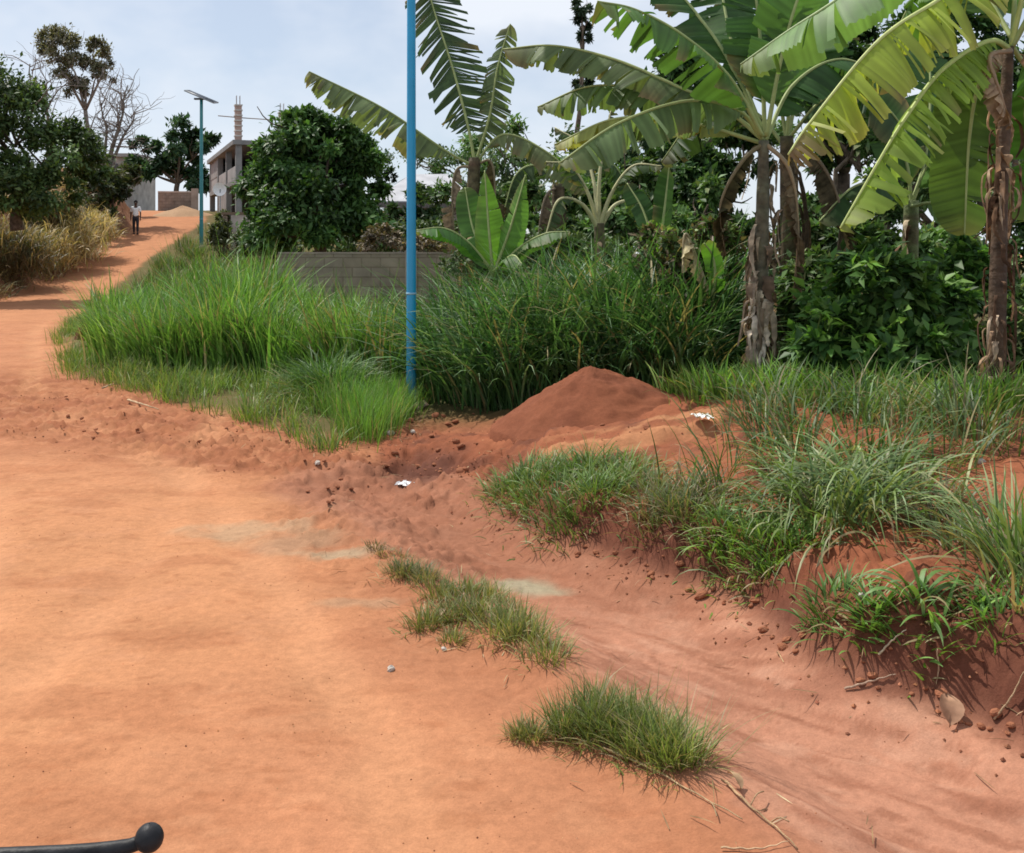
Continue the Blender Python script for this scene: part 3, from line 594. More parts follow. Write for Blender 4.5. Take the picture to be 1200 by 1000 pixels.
LF(t, g, [(578, 320, 15.1), (555, 270, 15.4), (545, 220, 15.6)], .22, .3, (.09, .2, .04), up=(0, -1, 0), tear=.5, gap=.05, petiole=.05, jit=.06)
LF(t, g, [(579, 318, 14.9), (600, 300, 14.4), (612, 310, 14.1)], .18, .7, (.09, .2, .04), tear=.5, gap=.05, jit=.06)
# E: plant with pale leaf stalks
bE = W(704, 400, 15.5); bE[2] = .3
t, g = banana('banana plant with pale cream leaf stalks fanned above the tall grass', bE, [bE, W(704, 330, 15.5), W(702, 262, 15.5)], .1, .07, 6, 12, length=(.3, .7), dcols=[(.4, .33, .22), (.26, .2, .13), (.16, .11, .07)])
PR = (.50, .48, .26)
for pp in ([(702, 268, 15.5), (688, 225, 15.4), (668, 195, 15.3), (640, 190, 15.2)], [(702, 268, 15.5), (702, 220, 15.5), (706, 180, 15.6), (716, 130, 15.8)], [(702, 268, 15.5), (718, 225, 15.4), (742, 195, 15.3), (775, 195, 15.2)], [(702, 270, 15.5), (682, 240, 15.3), (655, 235, 15.1), (640, 275, 15.0)], [(702, 270, 15.5), (722, 240, 15.6), (748, 240, 15.8), (765, 280, 15.9)], [(702, 268, 15.5), (695, 210, 15.8), (680, 170, 16.1), (650, 150, 16.3)]):
    LF(t, g, pp, .2, .9, (.06, .10, .035), rib=PR, ribr=.034, tear=.07, petiole=.42, gap=.4)
# G: small plants between E and A
bG = W(770, 400, 14); bG[2] = .35
t, g = banana('small banana sucker with one bright unrolled leaf between the tall grass and the dark trees', bG, [bG, W(770, 350, 14), W(770, 300, 14)], .06, .05, 7, 0, col=(.16, .24, .06))
LF(t, g, [(770, 305, 14), (766, 285, 13.9), (763, 258, 13.9)], .1, .2, (.2, .42, .04), up=(0, -1, 0), tear=.6, petiole=.05, gap=.05)
LF(t, g, [(771, 305, 14), (778, 250, 14.1), (784, 195, 14.3)], .17, .4, (.06, .14, .03), up=(.2, -1, 0), tear=.4, petiole=.1)
LF(t, g, [(771, 305, 14), (755, 250, 14.2), (735, 215, 14.4)], .17, .5, (.05, .12, .03), up=(-.2, -1, .3), tear=.4, petiole=.1)
bG = W(838, 440, 12); bG[2] = tz(bG[0], bG[1])
t, g = banana('low banana sucker with dried beige leaves left of the pale dead sheaths', bG, [bG, W(836, 400, 12), W(833, 350, 12)], .05, .04, 8, 4, length=(.2, .5))
LF(t, g, [(834, 355, 12), (838, 325, 11.9), (835, 300, 11.9), (825, 285, 11.8)], .12, .5, (.12, .28, .04), up=(-.3, -1, .2), tear=.4, gap=.1)
LF(t, g, [(834, 355, 12), (815, 300, 12), (803, 275, 11.9), (800, 320, 11.9)], .12, 1.0, (.5, .43, .26), mat_=M_DEAD, tear=.2, name='dead_leaf', rib=(.4, .33, .2))
LF(t, g, [(835, 430, 12), (845, 400, 11.9), (866, 376, 11.8)], .05, .5, (.3, .32, .2), tear=.2, rib=(.4, .4, .25), ribr=.02)
# H: plant behind the bush on the right
bH = W(1066, 430, 12.8); bH[2] = tz(bH[0], bH[1])
t, g = banana('green stemmed banana plant behind the leafy bush on the right', bH, [bH, W(1066, 330, 12.8), W(1068, 235, 12.8)], .12, .08, 9, 6, col=(.16, .2, .08))
LF(t, g, [(1068, 240, 12.8), (1062, 190, 12.8), (1040, 130, 13), (1000, 90, 13.2)], .34, .4, (.06, .14, .03), up=(0, -1, .3), tear=.3)
LF(t, g, [(1068, 240, 12.8), (1090, 190, 12.6), (1120, 150, 12.5), (1170, 140, 12.4)], .36, .7, (.09, .19, .035), tear=.3)
LF(t, g, [(1068, 240, 12.8), (1040, 215, 12.5), (1000, 220, 12.3), (960, 260, 12.1)], .3, 1.0, (.045, .1, .03), tear=.2)
LF(t, g, [(1068, 240, 12.8), (1085, 180, 13), (1090, 100, 13.3), (1085, 30, 13.6)], .36, .3, (.05, .12, .03), up=(0, -1, 0), tear=.3)
LF(t, g, [(1068, 242, 12.7), (1100, 240, 12.3), (1140, 270, 12.0), (1165, 320, 11.9)], .26, 1.0, (.12, .2, .06), tear=.3)
# I: plant seen through the gap between the pole and plant E
bI = W(655, 400, 18); bI[2] = .3
t, g = banana('dim banana plant with hanging dead leaves right of the young bright one', bI, [bI, W(655, 300, 18), W(654, 215, 18)], .16, .1, 12, 14, length=(.5, 1.4), dcols=[(.2, .15, .1), (.12, .08, .055)])
LF(t, g, [(654, 220, 18), (630, 195, 17.8), (605, 205, 17.6), (590, 250, 17.5)], .3, 1.2, (.06, .10, .035), tear=.08, gap=.4)
LF(t, g, [(654, 220, 18), (680, 190, 18.2), (715, 190, 18.4), (745, 235, 18.5)], .3, 1.1, (.06, .11, .035), tear=.08, gap=.4)
LF(t, g, [(654, 220, 18), (640, 230, 17.7), (632, 270, 17.6), (630, 320, 17.6)], .2, 1.3, (.2, .15, .1), mat_=M_DEAD, name='dead_leaf', rib=(.2, .15, .1), tear=.06)

# ---------------------------------------------------------------- trees
DK = [(.035, .085, .025), (.055, .125, .032), (.085, .175, .045), (.13, .23, .06)]
tree('mango_tree', 'dense round dark green tree behind the concrete block wall', (*W(372, 300, 30)[:2], .05), W(372, 262, 30),
     [blob(372, 190, 30, 62, 52), blob(318, 205, 30, 34, 40), blob(332, 172, 30, 30, 26), blob(428, 208, 30.2, 24, 32), blob(330, 225, 30, 42, 48), blob(415, 225, 30.3, 42, 50), blob(360, 165, 30, 38, 30), blob(400, 180, 30, 36, 34), blob(372, 250, 29.3, 72, 38), blob(318, 262, 29.8, 28, 30), blob(430, 262, 30, 28, 30), blob(345, 282, 28.8, 50, 20), blob(415, 282, 28.8, 46, 20)],
     40000, .21, DK, [2, 4, 4, 2], .22, 21)
tree('roadside_tree', 'big dark bushy tree on the left bank above the road', (*W(20, 300, 38)[:2], 3.0), W(20, 240, 38),
     [blob(15, 150, 38, 55, 58), blob(70, 185, 38, 42, 48), blob(-40, 130, 38, 60, 60), blob(0, 225, 37, 55, 45), blob(60, 230, 37, 45, 35), blob(-60, 220, 37, 60, 60), blob(95, 200, 40, 26, 40)],
     36000, .21, [(.05, .09, .03), (.085, .14, .04), (.13, .19, .065)], [3, 4, 2], .25, 22)
tree('roadside_tree', 'scrubby grey green bush tree between the left bank and the walker', (*W(132, 262, 56)[:2], 4.2), W(132, 250, 56),
     [blob(124, 220, 56, 22, 26), blob(138, 225, 58, 16, 20), blob(110, 235, 54, 22, 24), blob(150, 210, 66, 14, 18)], 9000, .3, [(.05, .075, .03), (.08, .10, .04), (.1, .1, .055)], [3, 3, 2], .14, 23)
tree('slender_tree', 'tall slender tree with two thin olive crowns above the left bank', (*W(118, 250, 62)[:2], 5.0), W(100, 130, 62),
     [blob(72, 60, 62, 22, 26), blob(85, 85, 62, 18, 22), blob(60, 48, 62, 14, 16), blob(115, 65, 62.5, 16, 20), blob(122, 85, 62.5, 14, 16), blob(92, 105, 62, 14, 16)], 9000, .22, [(.14, .14, .08), (.19, .18, .11), (.25, .22, .15)], [3, 3, 2], .17, 24, bark=(.24, .2, .17), per=70)
def bare_tree(label, base, ends, seed):
    rng = np.random.default_rng(seed); base = np.array(base, float); t = thing('bare_tree', base, label, 'tree'); mb = MB(); tw = MB()
    for e in ends:
        e = np.array(e) - base; m_ = e * .45 * np.array([.6, .6, 1]); limb(mb, (0, 0, 0), m_, .16, .1, rng, (.2, .17, .14)); limb(mb, m_, e, .1, .03, rng, (.2, .17, .14))
        for _ in range(16):
            s = rng.uniform(.3, 1); a = m_ * (1 - s) + e * s; b = a + np.array([rng.normal() * 1.0, rng.normal() * 1.0, abs(rng.normal()) * 1.0])
            limb(tw, a, b, .03, .012, rng, (.25, .21, .18))
            for _ in range(3):
                c = a * .4 + b * .6; limb(tw, c, c + rng.normal(size=3) * .7 + (0, 0, .3), .014, .006, rng, (.25, .21, .18))
    mb.build('trunk', M_BARK, t); tw.build('twigs', M_BARK, t); return t
bare_tree('leafless grey tree with fine twigs right of the slender olive crowned tree', (*W(124, 235, 60)[:2], 5.0), [W(150, 100, 60), W(140, 150, 60), W(158, 130, 60.5), W(118, 120, 60.3)], 31)
bare_tree('thin leafless branches rising left of the slender olive crowned tree', (*W(62, 220, 60)[:2], 5.0), [W(35, 75, 60), W(55, 95, 60)], 32)
tree('distant_tree', 'rounded blue green tree behind the far lamp at the top of the road', (*W(208, 232, 92)[:2], 5.4), W(208, 215, 92),
     [blob(205, 172, 92, 26, 28), blob(235, 180, 92, 18, 32), blob(200, 205, 92, 34, 24), blob(165, 175, 93, 12, 12), blob(170, 200, 92, 18, 18), blob(235, 210, 92, 20, 20)], 9000, .55, [(.03, .07, .035), (.045, .09, .04), (.065, .12, .05)], [3, 4, 2], .3, 25)
tree('distant_tree', 'small dark tree against the grey roofed house', (*W(490, 300, 40)[:2], .4), W(490, 270, 40),
     [blob(492, 240, 40, 20, 18), blob(512, 262, 40, 18, 14), blob(468, 256, 40, 16, 16), blob(490, 268, 40, 36, 18)], 7000, .26, [(.035, .07, .025), (.055, .1, .035), (.08, .13, .045)], [3, 3, 2], .14, 26)
tree('slim_conifer', 'pair of tiny dark conifer tops above the grey roof', (*W(452, 240, 75)[:2], 3), W(452, 225, 75), [blob(448, 205, 75, 4, 12), blob(458, 208, 75, 4, 10)], 700, .3, [(.02, .04, .02)], [1], .08, 27)
tree('tall_conifer', 'tall narrow conifer tip poking above the left banana leaves', (*W(683, 240, 40)[:2], 1), W(683, 60, 40), [blob(682, 10, 40, 9, 10), blob(683, 26, 40, 11, 7), blob(684, 48, 40, 8, 8), blob(683, 75, 40, 8, 14), blob(683, 105, 40, 12, 14)], 2600, .22, [(.03, .055, .03), (.045, .07, .04)], [1, 1], .12, 28)
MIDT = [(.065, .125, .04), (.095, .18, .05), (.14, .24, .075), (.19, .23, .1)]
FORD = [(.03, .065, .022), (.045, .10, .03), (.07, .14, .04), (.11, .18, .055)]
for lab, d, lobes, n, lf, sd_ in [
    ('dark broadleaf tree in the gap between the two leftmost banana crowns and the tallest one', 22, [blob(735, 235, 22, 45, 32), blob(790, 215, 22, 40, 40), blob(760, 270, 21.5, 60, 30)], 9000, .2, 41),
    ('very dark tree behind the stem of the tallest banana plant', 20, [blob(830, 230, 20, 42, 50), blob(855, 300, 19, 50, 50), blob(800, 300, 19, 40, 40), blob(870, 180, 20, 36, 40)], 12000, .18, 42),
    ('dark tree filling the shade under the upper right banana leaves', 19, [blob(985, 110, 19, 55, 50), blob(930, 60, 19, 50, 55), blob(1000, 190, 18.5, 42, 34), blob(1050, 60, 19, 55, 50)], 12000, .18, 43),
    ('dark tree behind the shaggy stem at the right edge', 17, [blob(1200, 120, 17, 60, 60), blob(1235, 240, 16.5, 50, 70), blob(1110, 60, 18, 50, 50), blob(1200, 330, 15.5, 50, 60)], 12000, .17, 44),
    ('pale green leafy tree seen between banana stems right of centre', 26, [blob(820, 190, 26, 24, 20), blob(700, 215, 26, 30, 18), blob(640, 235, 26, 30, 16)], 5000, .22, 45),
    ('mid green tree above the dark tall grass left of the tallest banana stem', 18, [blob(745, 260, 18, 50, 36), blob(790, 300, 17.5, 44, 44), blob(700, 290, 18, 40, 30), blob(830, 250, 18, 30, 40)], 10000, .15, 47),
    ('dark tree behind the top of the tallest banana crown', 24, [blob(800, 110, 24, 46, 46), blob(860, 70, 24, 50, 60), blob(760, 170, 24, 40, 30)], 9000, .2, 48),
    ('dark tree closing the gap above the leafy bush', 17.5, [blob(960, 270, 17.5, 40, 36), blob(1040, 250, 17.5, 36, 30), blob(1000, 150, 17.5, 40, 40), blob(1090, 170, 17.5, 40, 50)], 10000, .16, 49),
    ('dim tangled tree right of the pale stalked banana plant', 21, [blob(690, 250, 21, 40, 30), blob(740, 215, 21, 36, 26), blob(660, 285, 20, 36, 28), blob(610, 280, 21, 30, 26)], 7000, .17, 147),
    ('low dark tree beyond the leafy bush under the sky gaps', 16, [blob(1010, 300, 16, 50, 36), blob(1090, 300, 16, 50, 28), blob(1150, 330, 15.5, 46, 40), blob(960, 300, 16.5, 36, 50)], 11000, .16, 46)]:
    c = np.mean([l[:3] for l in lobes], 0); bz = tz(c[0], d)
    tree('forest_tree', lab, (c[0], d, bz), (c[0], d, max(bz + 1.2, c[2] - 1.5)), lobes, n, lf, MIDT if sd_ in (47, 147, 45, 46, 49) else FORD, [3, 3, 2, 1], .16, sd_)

for lab, x, d, hgt, r_, sd_ in [('mid green tree rising behind the right edge of the banana grove', 8.6, 21, 4.6, 2.0, 241), ('broad tree beyond the right edge of the banana grove', 13.5, 26, 5.5, 2.8, 242), ('dark tree further back at the right of the grove', 19, 30, 6.0, 3.2, 243),
    ('distant tree behind the two right hand banana plants', 5.2, 31, 6.2, 2.8, 244), ('distant tree behind the tallest banana plant', 1.0, 34, 6.0, 2.8, 245), ('distant tree low beyond the grey roofed house', -1.5, 58, 5.4, 3.4, 246)]:
    z0 = tz(x, d); r = np.random.default_rng(sd_)
    lb = [(x + r.normal() * r_ * .5, d + r.normal() * r_ * .4, z0 + hgt * q, r_ * r.uniform(.45, .7), r_ * r.uniform(.45, .7), hgt * r.uniform(.16, .24)) for q in (.3, .45, .55, .65, .75, .8)]
    tree('forest_tree', lab, (x, d, z0), (x, d, z0 + hgt * .35), lb, 8000, .22, MIDT, [3, 3, 2, 1], .16, sd_)

# ---------------------------------------------------------------- shrubs and bushes
BR = [(.055, .13, .035), (.095, .21, .045), (.15, .28, .06), (.22, .36, .10)]
MIDG = [(.07, .13, .04), (.10, .19, .05), (.15, .25, .075), (.2, .24, .1)]
p = W(1030, 455, 10.2); p[2] = tz(p[0], p[1])
t = shrub('leafy_bush', 'broad leaved green bush between the two nearest banana stems', p, [blob(1020, 350, 10.2, 62, 55), blob(1085, 380, 10.2, 55, 50), blob(980, 400, 10, 45, 42), blob(1050, 420, 9.8, 60, 36), blob(1120, 340, 10.8, 40, 50)], 5600, .175, BR, [4, 4, 3, 1], 51)
rng = np.random.default_rng(52)
for (u, v, dd) in [(975, 372, 9.6), (990, 380, 9.6), (1014, 392, 9.5), (1028, 399, 9.5), (963, 366, 9.6), (1060, 372, 9.5), (1017, 308, 9.7), (1035, 440, 9.3), (1052, 436, 9.3)]:
    n = 10; mb = MB(); c0 = W(u, v, dd) - p; tube(mb, [c0 - (0, -.25, .3), c0], .006, 5, (.14, .2, .05)); P = np.tile(c0, (n, 1)) + rng.normal(size=(n, 3)) * .004; a = rng.uniform(0, 6.28, n); D = np.stack([np.cos(a), np.sin(a), rng.uniform(-.6, .2, n)], 1)
    leaves(mb, P, D, np.tile([0, -.3, 1.0], (n, 1)) + rng.normal(size=(n, 3)) * .2, rng.uniform(.1, .17, n), rng.uniform(.045, .07, n), pal(n, [(.24, .44, .05), (.17, .34, .05)], [1, 1], rng))
    mb.build('young_shoot', M_FOL, t)
for lab, u, v, d, lobes, n, lf, cols, sd_ in [
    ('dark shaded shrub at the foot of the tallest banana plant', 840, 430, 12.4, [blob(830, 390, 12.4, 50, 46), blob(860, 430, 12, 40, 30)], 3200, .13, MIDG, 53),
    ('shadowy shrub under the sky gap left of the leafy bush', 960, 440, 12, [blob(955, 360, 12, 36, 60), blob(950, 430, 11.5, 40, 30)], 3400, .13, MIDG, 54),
    ('dark shrub behind the shaggy banana stem', 1190, 460, 10.2, [blob(1180, 430, 10.4, 46, 46), blob(1225, 400, 10.4, 50, 70)], 3400, .12, MIDG, 55),
    ('pale weedy bush topping the dark tall grass', 640, 380, 16.4, [blob(640, 300, 16.4, 60, 26), blob(700, 310, 16.4, 50, 26), blob(560, 310, 16.6, 46, 22)], 3600, .12, [(.07, .12, .04), (.11, .16, .06), (.15, .2, .09)], 56),
    ('green hedge bush behind the block wall left of the mango tree trunk', 330, 300, 33, [blob(310, 285, 33, 40, 22), blob(370, 290, 34, 50, 18), blob(440, 285, 33, 44, 24), blob(510, 285, 33, 40, 26)], 5000, .2, [(.05, .1, .03), (.08, .14, .04), (.12, .16, .06)], 156),
    ('dry brown bush on top of the block wall beside the blue pole', 455, 330, 25.5, [blob(450, 285, 25.5, 26, 18), blob(500, 292, 25.5, 24, 16)], 1800, .14, [(.16, .12, .08), (.1, .09, .05), (.22, .17, .11)], 57),
    ('green weeds crowding round the gate pillar by the far lamp', 262, 300, 50, [blob(255, 280, 49, 14, 16), blob(300, 290, 44, 22, 14), blob(262, 262, 50, 10, 12)], 2600, .22, [(.08, .1, .04), (.12, .14, .05)], 58),
    ('tangle of dry leaves and climbers left of the tallest banana stem', 815, 440, 12.2, [blob(800, 320, 12.6, 34, 44), blob(838, 300, 12.5, 26, 46), blob(815, 390, 12.2, 40, 40), blob(770, 300, 13.2, 30, 36)], 3600, .12, [(.07, .12, .04), (.12, .19, .06), (.2, .15, .09), (.13, .1, .06), (.2, .3, .08)], 159),
    ('leafy brown tinged shrub right of the tall grass', 780, 420, 13, [blob(785, 350, 13, 30, 40), blob(800, 390, 12.6, 30, 30)], 2200, .12, [(.06, .07, .03), (.1, .09, .045), (.05, .09, .03)], 59)]:
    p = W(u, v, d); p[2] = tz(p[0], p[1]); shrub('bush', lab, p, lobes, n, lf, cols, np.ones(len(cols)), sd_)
# dry straw bushes on the left bank
for lab, lobes, sd_, cl in [('dry straw coloured brush on the left road bank', [blob(75, 275, 46, 34, 22), blob(104, 266, 49, 22, 15), blob(50, 290, 44, 26, 20)], 61, [(.56, .42, .22), (.44, .33, .17), (.64, .5, .28), (.26, .24, .11)]),
    ('brown shaded scrub at the foot of the big dark roadside tree', [blob(20, 290, 41, 34, 22), blob(-25, 285, 40, 40, 30), blob(60, 245, 46, 30, 16)], 62, [(.2, .145, .08), (.27, .2, .11), (.09, .1, .045)])]:
    c = np.mean([l[:3] for l in lobes], 0); p = (c[0], c[1], tz(c[0], c[1])); rng = np.random.default_rng(sd_)
    t = thing('dry_bush', p, lab, 'bush'); mb = MB()
    for l in lobes:
        n = 3600; rt = np.array(l[:3]) + rng.normal(size=(n, 3)) * np.array(l[3:]) * .5 - np.array([0, 0, l[5] * .55]); rt[:, 2] = np.maximum(rt[:, 2], terrain(rt[:, 0], rt[:, 1]) - .05)
        blades(mb, rt - np.array(p), rng.uniform(.4, 1.0, n), rng.uniform(.025, .055, n), rng.uniform(0, 6.28, n), rng.uniform(.1, 1.0, n), rng.uniform(.6, 2.0, n), pal(n, cl, np.ones(len(cl)), rng), 4, rng)
    mb.build('foliage', M_GRASS, t)

# ---------------------------------------------------------------- grass masses
def scatter(poly, n, rng, z=True):
    P = np.array(poly); lo, hi = P.min(0), P.max(0); out = np.zeros((0, 2))
    while len(out) < n:
        q = rng.uniform(lo, hi, (n * 2, 2)); out = np.vstack([out, q[inside(q[:, 0], q[:, 1], poly)]])
    out = out[:n]; return np.column_stack([out, terrain(out[:, 0], out[:, 1]) - .02])
def mass(name, label, poly, n, h, wd, lean, bend, cols, wts, seed, clump=.0, seg=5, tip=None, hfun=None, dens=40, patchy=0.0):
    rng = np.random.default_rng(seed)
    if clump:
        nc = max(8, n // dens); c = scatter(poly, nc, rng); k = rng.integers(0, nc, n); rt = c[k] + np.column_stack([rng.normal(size=(n, 2)) * clump, np.zeros(n)]); rt[:, 2] = terrain(rt[:, 0], rt[:, 1]) - .02
        hs = rng.uniform(.75, 1.15, nc)[k]; az = np.arctan2(rt[:, 1] - c[k][:, 1], rt[:, 0] - c[k][:, 0]) + rng.normal(size=n) * .6; tone = rng.uniform(.8, 1.2, nc)[k][:, None]
    else: rt = scatter(poly, n, rng); hs = np.ones(n); az = rng.uniform(0, 6.28, n); tone = 1
    if patchy:
        kp = np.nonzero(fbm(rt[:, 0] * 1.7, rt[:, 1] * 1.7, 4, seed) + rng.normal(size=n) * .05 > patchy)[0]; rt = rt[kp]; hs = hs[kp]; az = az[kp]; n = len(kp); tone = tone[kp] if hasattr(tone, 'shape') else tone
    hh = rng.uniform(*h, n) * hs
    if hfun is not None: hh = hh * hfun(rt[:, 0], rt[:, 1])
    cb = pal(n, cols, wts, rng) * tone; st_ = rng.random(n) < .09; cb[st_] = np.array([.36, .30, .15]) * rng.uniform(.5, 1.1, (int(st_.sum()), 1))
    mb = MB(); blades(mb, rt, hh, rng.uniform(*wd, n), az, rng.uniform(*lean, n), rng.uniform(*bend, n), cb, seg, rng, tip)
    return tag(mb.build(name, M_GRASS), label, 'grass', None, 'stuff')
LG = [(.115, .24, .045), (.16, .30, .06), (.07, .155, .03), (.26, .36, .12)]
tall_l = [G(128, 436), G(200, 448), G(300, 452), G(400, 462), G(468, 470), (-1.6, 18), (-2.2, 22.5), (-8.8, 23.0), (-12.0, 33), (-9.6, 26)]
mass('tall_grass', 'bright green tall grass filling the left verge', tall_l, 12000, (1.2, 2.05), (.025, .055), (0, .3), (.2, 1.3), LG, [4, 4, 3, 1], 71, .2, 6, hfun=lambda x, y: (.6 + .4 * sstep(0, 2.0, sdf(x, y, tall_l))) * (.62 + .7 * fbm(x * 1.1, y * 1.1, 3, 333)) * (1 - .30 * sstep(-.235, -.195, x / y)))
mass('tall_grass', 'young tall grass along the front of the left verge', [G(128, 430), G(200, 446), G(300, 450), G(400, 460), G(468, 468), (-1.5, 14.2), (-5.5, 16.4), (-7.4, 19.2)], 6000, (.6, 1.45), (.02, .042), (0, .35), (.3, 1.5), LG, [4, 5, 2, 1], 72, .14, 5, hfun=lambda x, y: (.6 + .75 * fbm(x * 1.3, y * 1.3, 3, 334)) * (1 - .04 * sstep(-.245, -.20, x / y)))
edge_l = [(a, b) for a, b in VERGE] + [(-11.6, 28), (-10.6, 27), (-8.6, 20), (-6, 16.6), (-3.8, 14.8), (-1.5, 13.6)]
mass('short_grass', 'short yellow green grass edging the left verge', edge_l, 13000, (.10, .42), (.008, .018), (0, .7), (.2, 1.2), [(.15, .24, .05), (.2, .27, .07), (.11, .19, .04), (.26, .27, .1)], [4, 3, 3, 1], 73, .10, 4, dens=30, patchy=.43)
mass('short_grass', 'bright soft grass around the foot of the blue pole', [G(400, 512), G(432, 528), G(458, 503), G(484, 476), (-.9, 13), (-2.2, 12.8)], 6000, (.22, .5), (.006, .013), (0, .4), (.2, 1.0), [(.13, .27, .05), (.17, .32, .06), (.1, .2, .04)], [3, 3, 2], 74, .1, 4, patchy=.34)
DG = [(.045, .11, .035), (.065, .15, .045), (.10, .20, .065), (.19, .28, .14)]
tall_r = [(-1.05, 13.1), (-.2, 12.4), (.8, 12.1), (1.9, 11.9), (2.5, 12.6), (2.4, 15.5), (0, 17), (-1.2, 16.6)]
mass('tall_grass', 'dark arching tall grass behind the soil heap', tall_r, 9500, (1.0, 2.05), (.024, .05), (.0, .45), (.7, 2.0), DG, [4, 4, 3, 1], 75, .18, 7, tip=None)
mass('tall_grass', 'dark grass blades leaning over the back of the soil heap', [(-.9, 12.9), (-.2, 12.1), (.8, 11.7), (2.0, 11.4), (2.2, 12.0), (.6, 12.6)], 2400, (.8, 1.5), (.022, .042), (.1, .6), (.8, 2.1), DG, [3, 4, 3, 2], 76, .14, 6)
mass('bank_grass', 'lush light green grass on the bank in front of the banana stems', [(1.7, 8.9), (2.4, 8.3), (3.5, 8.0), (4.2, 8.4), (4.4, 10.4), (3, 11.2), (1.9, 11.0), (1.45, 9.8)], 7000, (.10, .42), (.012, .028), (0, .5), (.3, 1.6), [(.14, .28, .045), (.2, .36, .06), (.09, .19, .04), (.25, .33, .09)], [4, 3, 2, 1], 77, .12, 5, patchy=.31)
mass('bank_grass', 'shaded mixed grass low on the bank right of the soil shelf', [(1.25, 6.6), (1.9, 6.2), (2.8, 6.4), (3.3, 7.2), (3.0, 8.4), (1.9, 8.4), (1.5, 7.6)], 2300, (.2, .65), (.008, .02), (.1, .7), (.5, 2.0), [(.07, .13, .04), (.1, .18, .05), (.15, .2, .08), (.22, .18, .1)], [4, 3, 2, 1.2], 78, .13, 6, patchy=.47)
mass('bank_grass', 'thin dry grass scattered over the far verge by the light pole', [(-15.4, 47), (-13, 36), (-9, 28), (-6, 30), (-10, 50), (-15, 60), (-16.6, 56)], 7000, (.3, .9), (.03, .06), (0, .5), (.3, 1.2), [(.12, .19, .05), (.2, .2, .09), (.1, .15, .05)], [4, 1, 2], 79, .25, 4)
mass('bank_grass', 'patchy grass covering the bank beyond the right edge', [(4.2, 4.5), (9, 4), (12, 9), (9, 13), (4.6, 10.4), (4.4, 8), (3.6, 6)], 5200, (.2, .7), (.009, .022), (.1, .8), (.4, 1.8), [(.11, .2, .045), (.15, .25, .06), (.2, .22, .1)], [3, 3, 1], 177, .16, 5, patchy=.42)
mass('dry_grass', 'dry straw and brown weeds covering the left road bank', [(-17.3, 30), (-18.6, 40), (-19.6, 50), (-20.8, 57), (-24, 60), (-26, 50), (-24, 36), (-21, 28)], 9000, (.3, .9), (.03, .07), (.2, 1.1), (.6, 1.9), [(.46, .34, .18), (.54, .42, .23), (.27, .19, .11), (.22, .21, .1)], [3, 3, 2, 2], 180, .3, 5)
mass('weeds', 'low leafy weeds under the trees beyond the bank', [(1.9, 11), (3, 10.6), (4.6, 10), (9, 9), (11, 14), (3, 14)], 7000, (.25, .7), (.02, .05), (.2, .9), (.3, 1.5), [(.04, .09, .025), (.06, .13, .03), (.09, .17, .04)], [3, 3, 1], 80, .15, 4)

# ---------------------------------------------------------------- single grass clumps and weeds
def clump(name, label, pix, n, h, wd, lean, bend, cols, wts, seed, rad, group=None, seg=5, cat='grass clump', tip=None, z0=None):
    """pix: photo pixels of tuft centres on the ground"""
    rng = np.random.default_rng(seed); pts = []
    for (u, v, wt) in pix:
        x, y, _z = onground(u, v)
        pts.append((x, y, wt))
    c = np.mean([(a, b) for a, b, _ in pts], 0); cz = tz(*c); w_ = np.array([q[2] for q in pts]); k = rng.choice(len(pts), n, p=w_ / w_.sum())
    ctr = np.array([(a, b) for a, b, _ in pts])[k]; off = rng.normal(size=(n, 2)) * rad * np.minimum(1, w_[k])[:, None]
    xy = ctr + off; rt = np.column_stack([xy, terrain(xy[:, 0], xy[:, 1]) - .015]) - np.array([*c, cz])
    az = np.arctan2(off[:, 1], off[:, 0]) + rng.normal(size=n) * .8; tone = rng.uniform(.85, 1.15, len(pts))[k][:, None]
    rd = np.linalg.norm(off, axis=1) / rad; th_ = rng.uniform(.65, 1.2, len(pts))[k]
    ou = rng.random(n) < (.14 if n > 500 else 0); off[ou] *= 2.1; xy = ctr + off; rt = np.column_stack([xy, terrain(xy[:, 0], xy[:, 1]) - .015]) - np.array([*c, cz]); rd = np.linalg.norm(off, axis=1) / rad
    hh = h[0] + (h[1] - h[0]) * rng.beta(1.6, 1.5, n) * np.exp(-.14 * rd ** 2) * th_; ln_ = rng.uniform(*lean, n) * .7 + .28 * rd * rng.uniform(.3, 1.3, n)
    cb = pal(n, cols, wts, rng) * tone; st_ = rng.random(n) < .09; cb[st_] = np.array([.36, .29, .15]) * rng.uniform(.6, 1.1, (int(st_.sum()), 1)); ln_[st_] += rng.uniform(.1, .7, int(st_.sum()))
    mb = MB(); blades(mb, rt, hh * np.minimum(1, w_[k]) ** .5, rng.uniform(*wd, n), az, np.minimum(ln_, 1.5), rng.uniform(*bend, n), cb, seg, rng, tip)
    o = mb.build(name, M_GRASS, None, True, (*c, cz)); return tag(o, label, cat, group)
MG = [(.19, .21, .07), (.14, .17, .045), (.25, .24, .10), (.33, .27, .14)]
clump('grass_clump', 'long tapering clump of fine grass midway along the strip between road and track', [(500, 735, .7), (530, 725, 1), (560, 722, 1), (590, 742, 1), (620, 752, 1), (645, 770, .8), (545, 695, .8), (515, 700, .6), (575, 702, .8), (605, 725, .9), (530, 752, .4)], 2300, (.07, .22), (.004, .009), (0, .9), (.1, 1.1), MG, [4, 4, 2, 1], 91, .062)
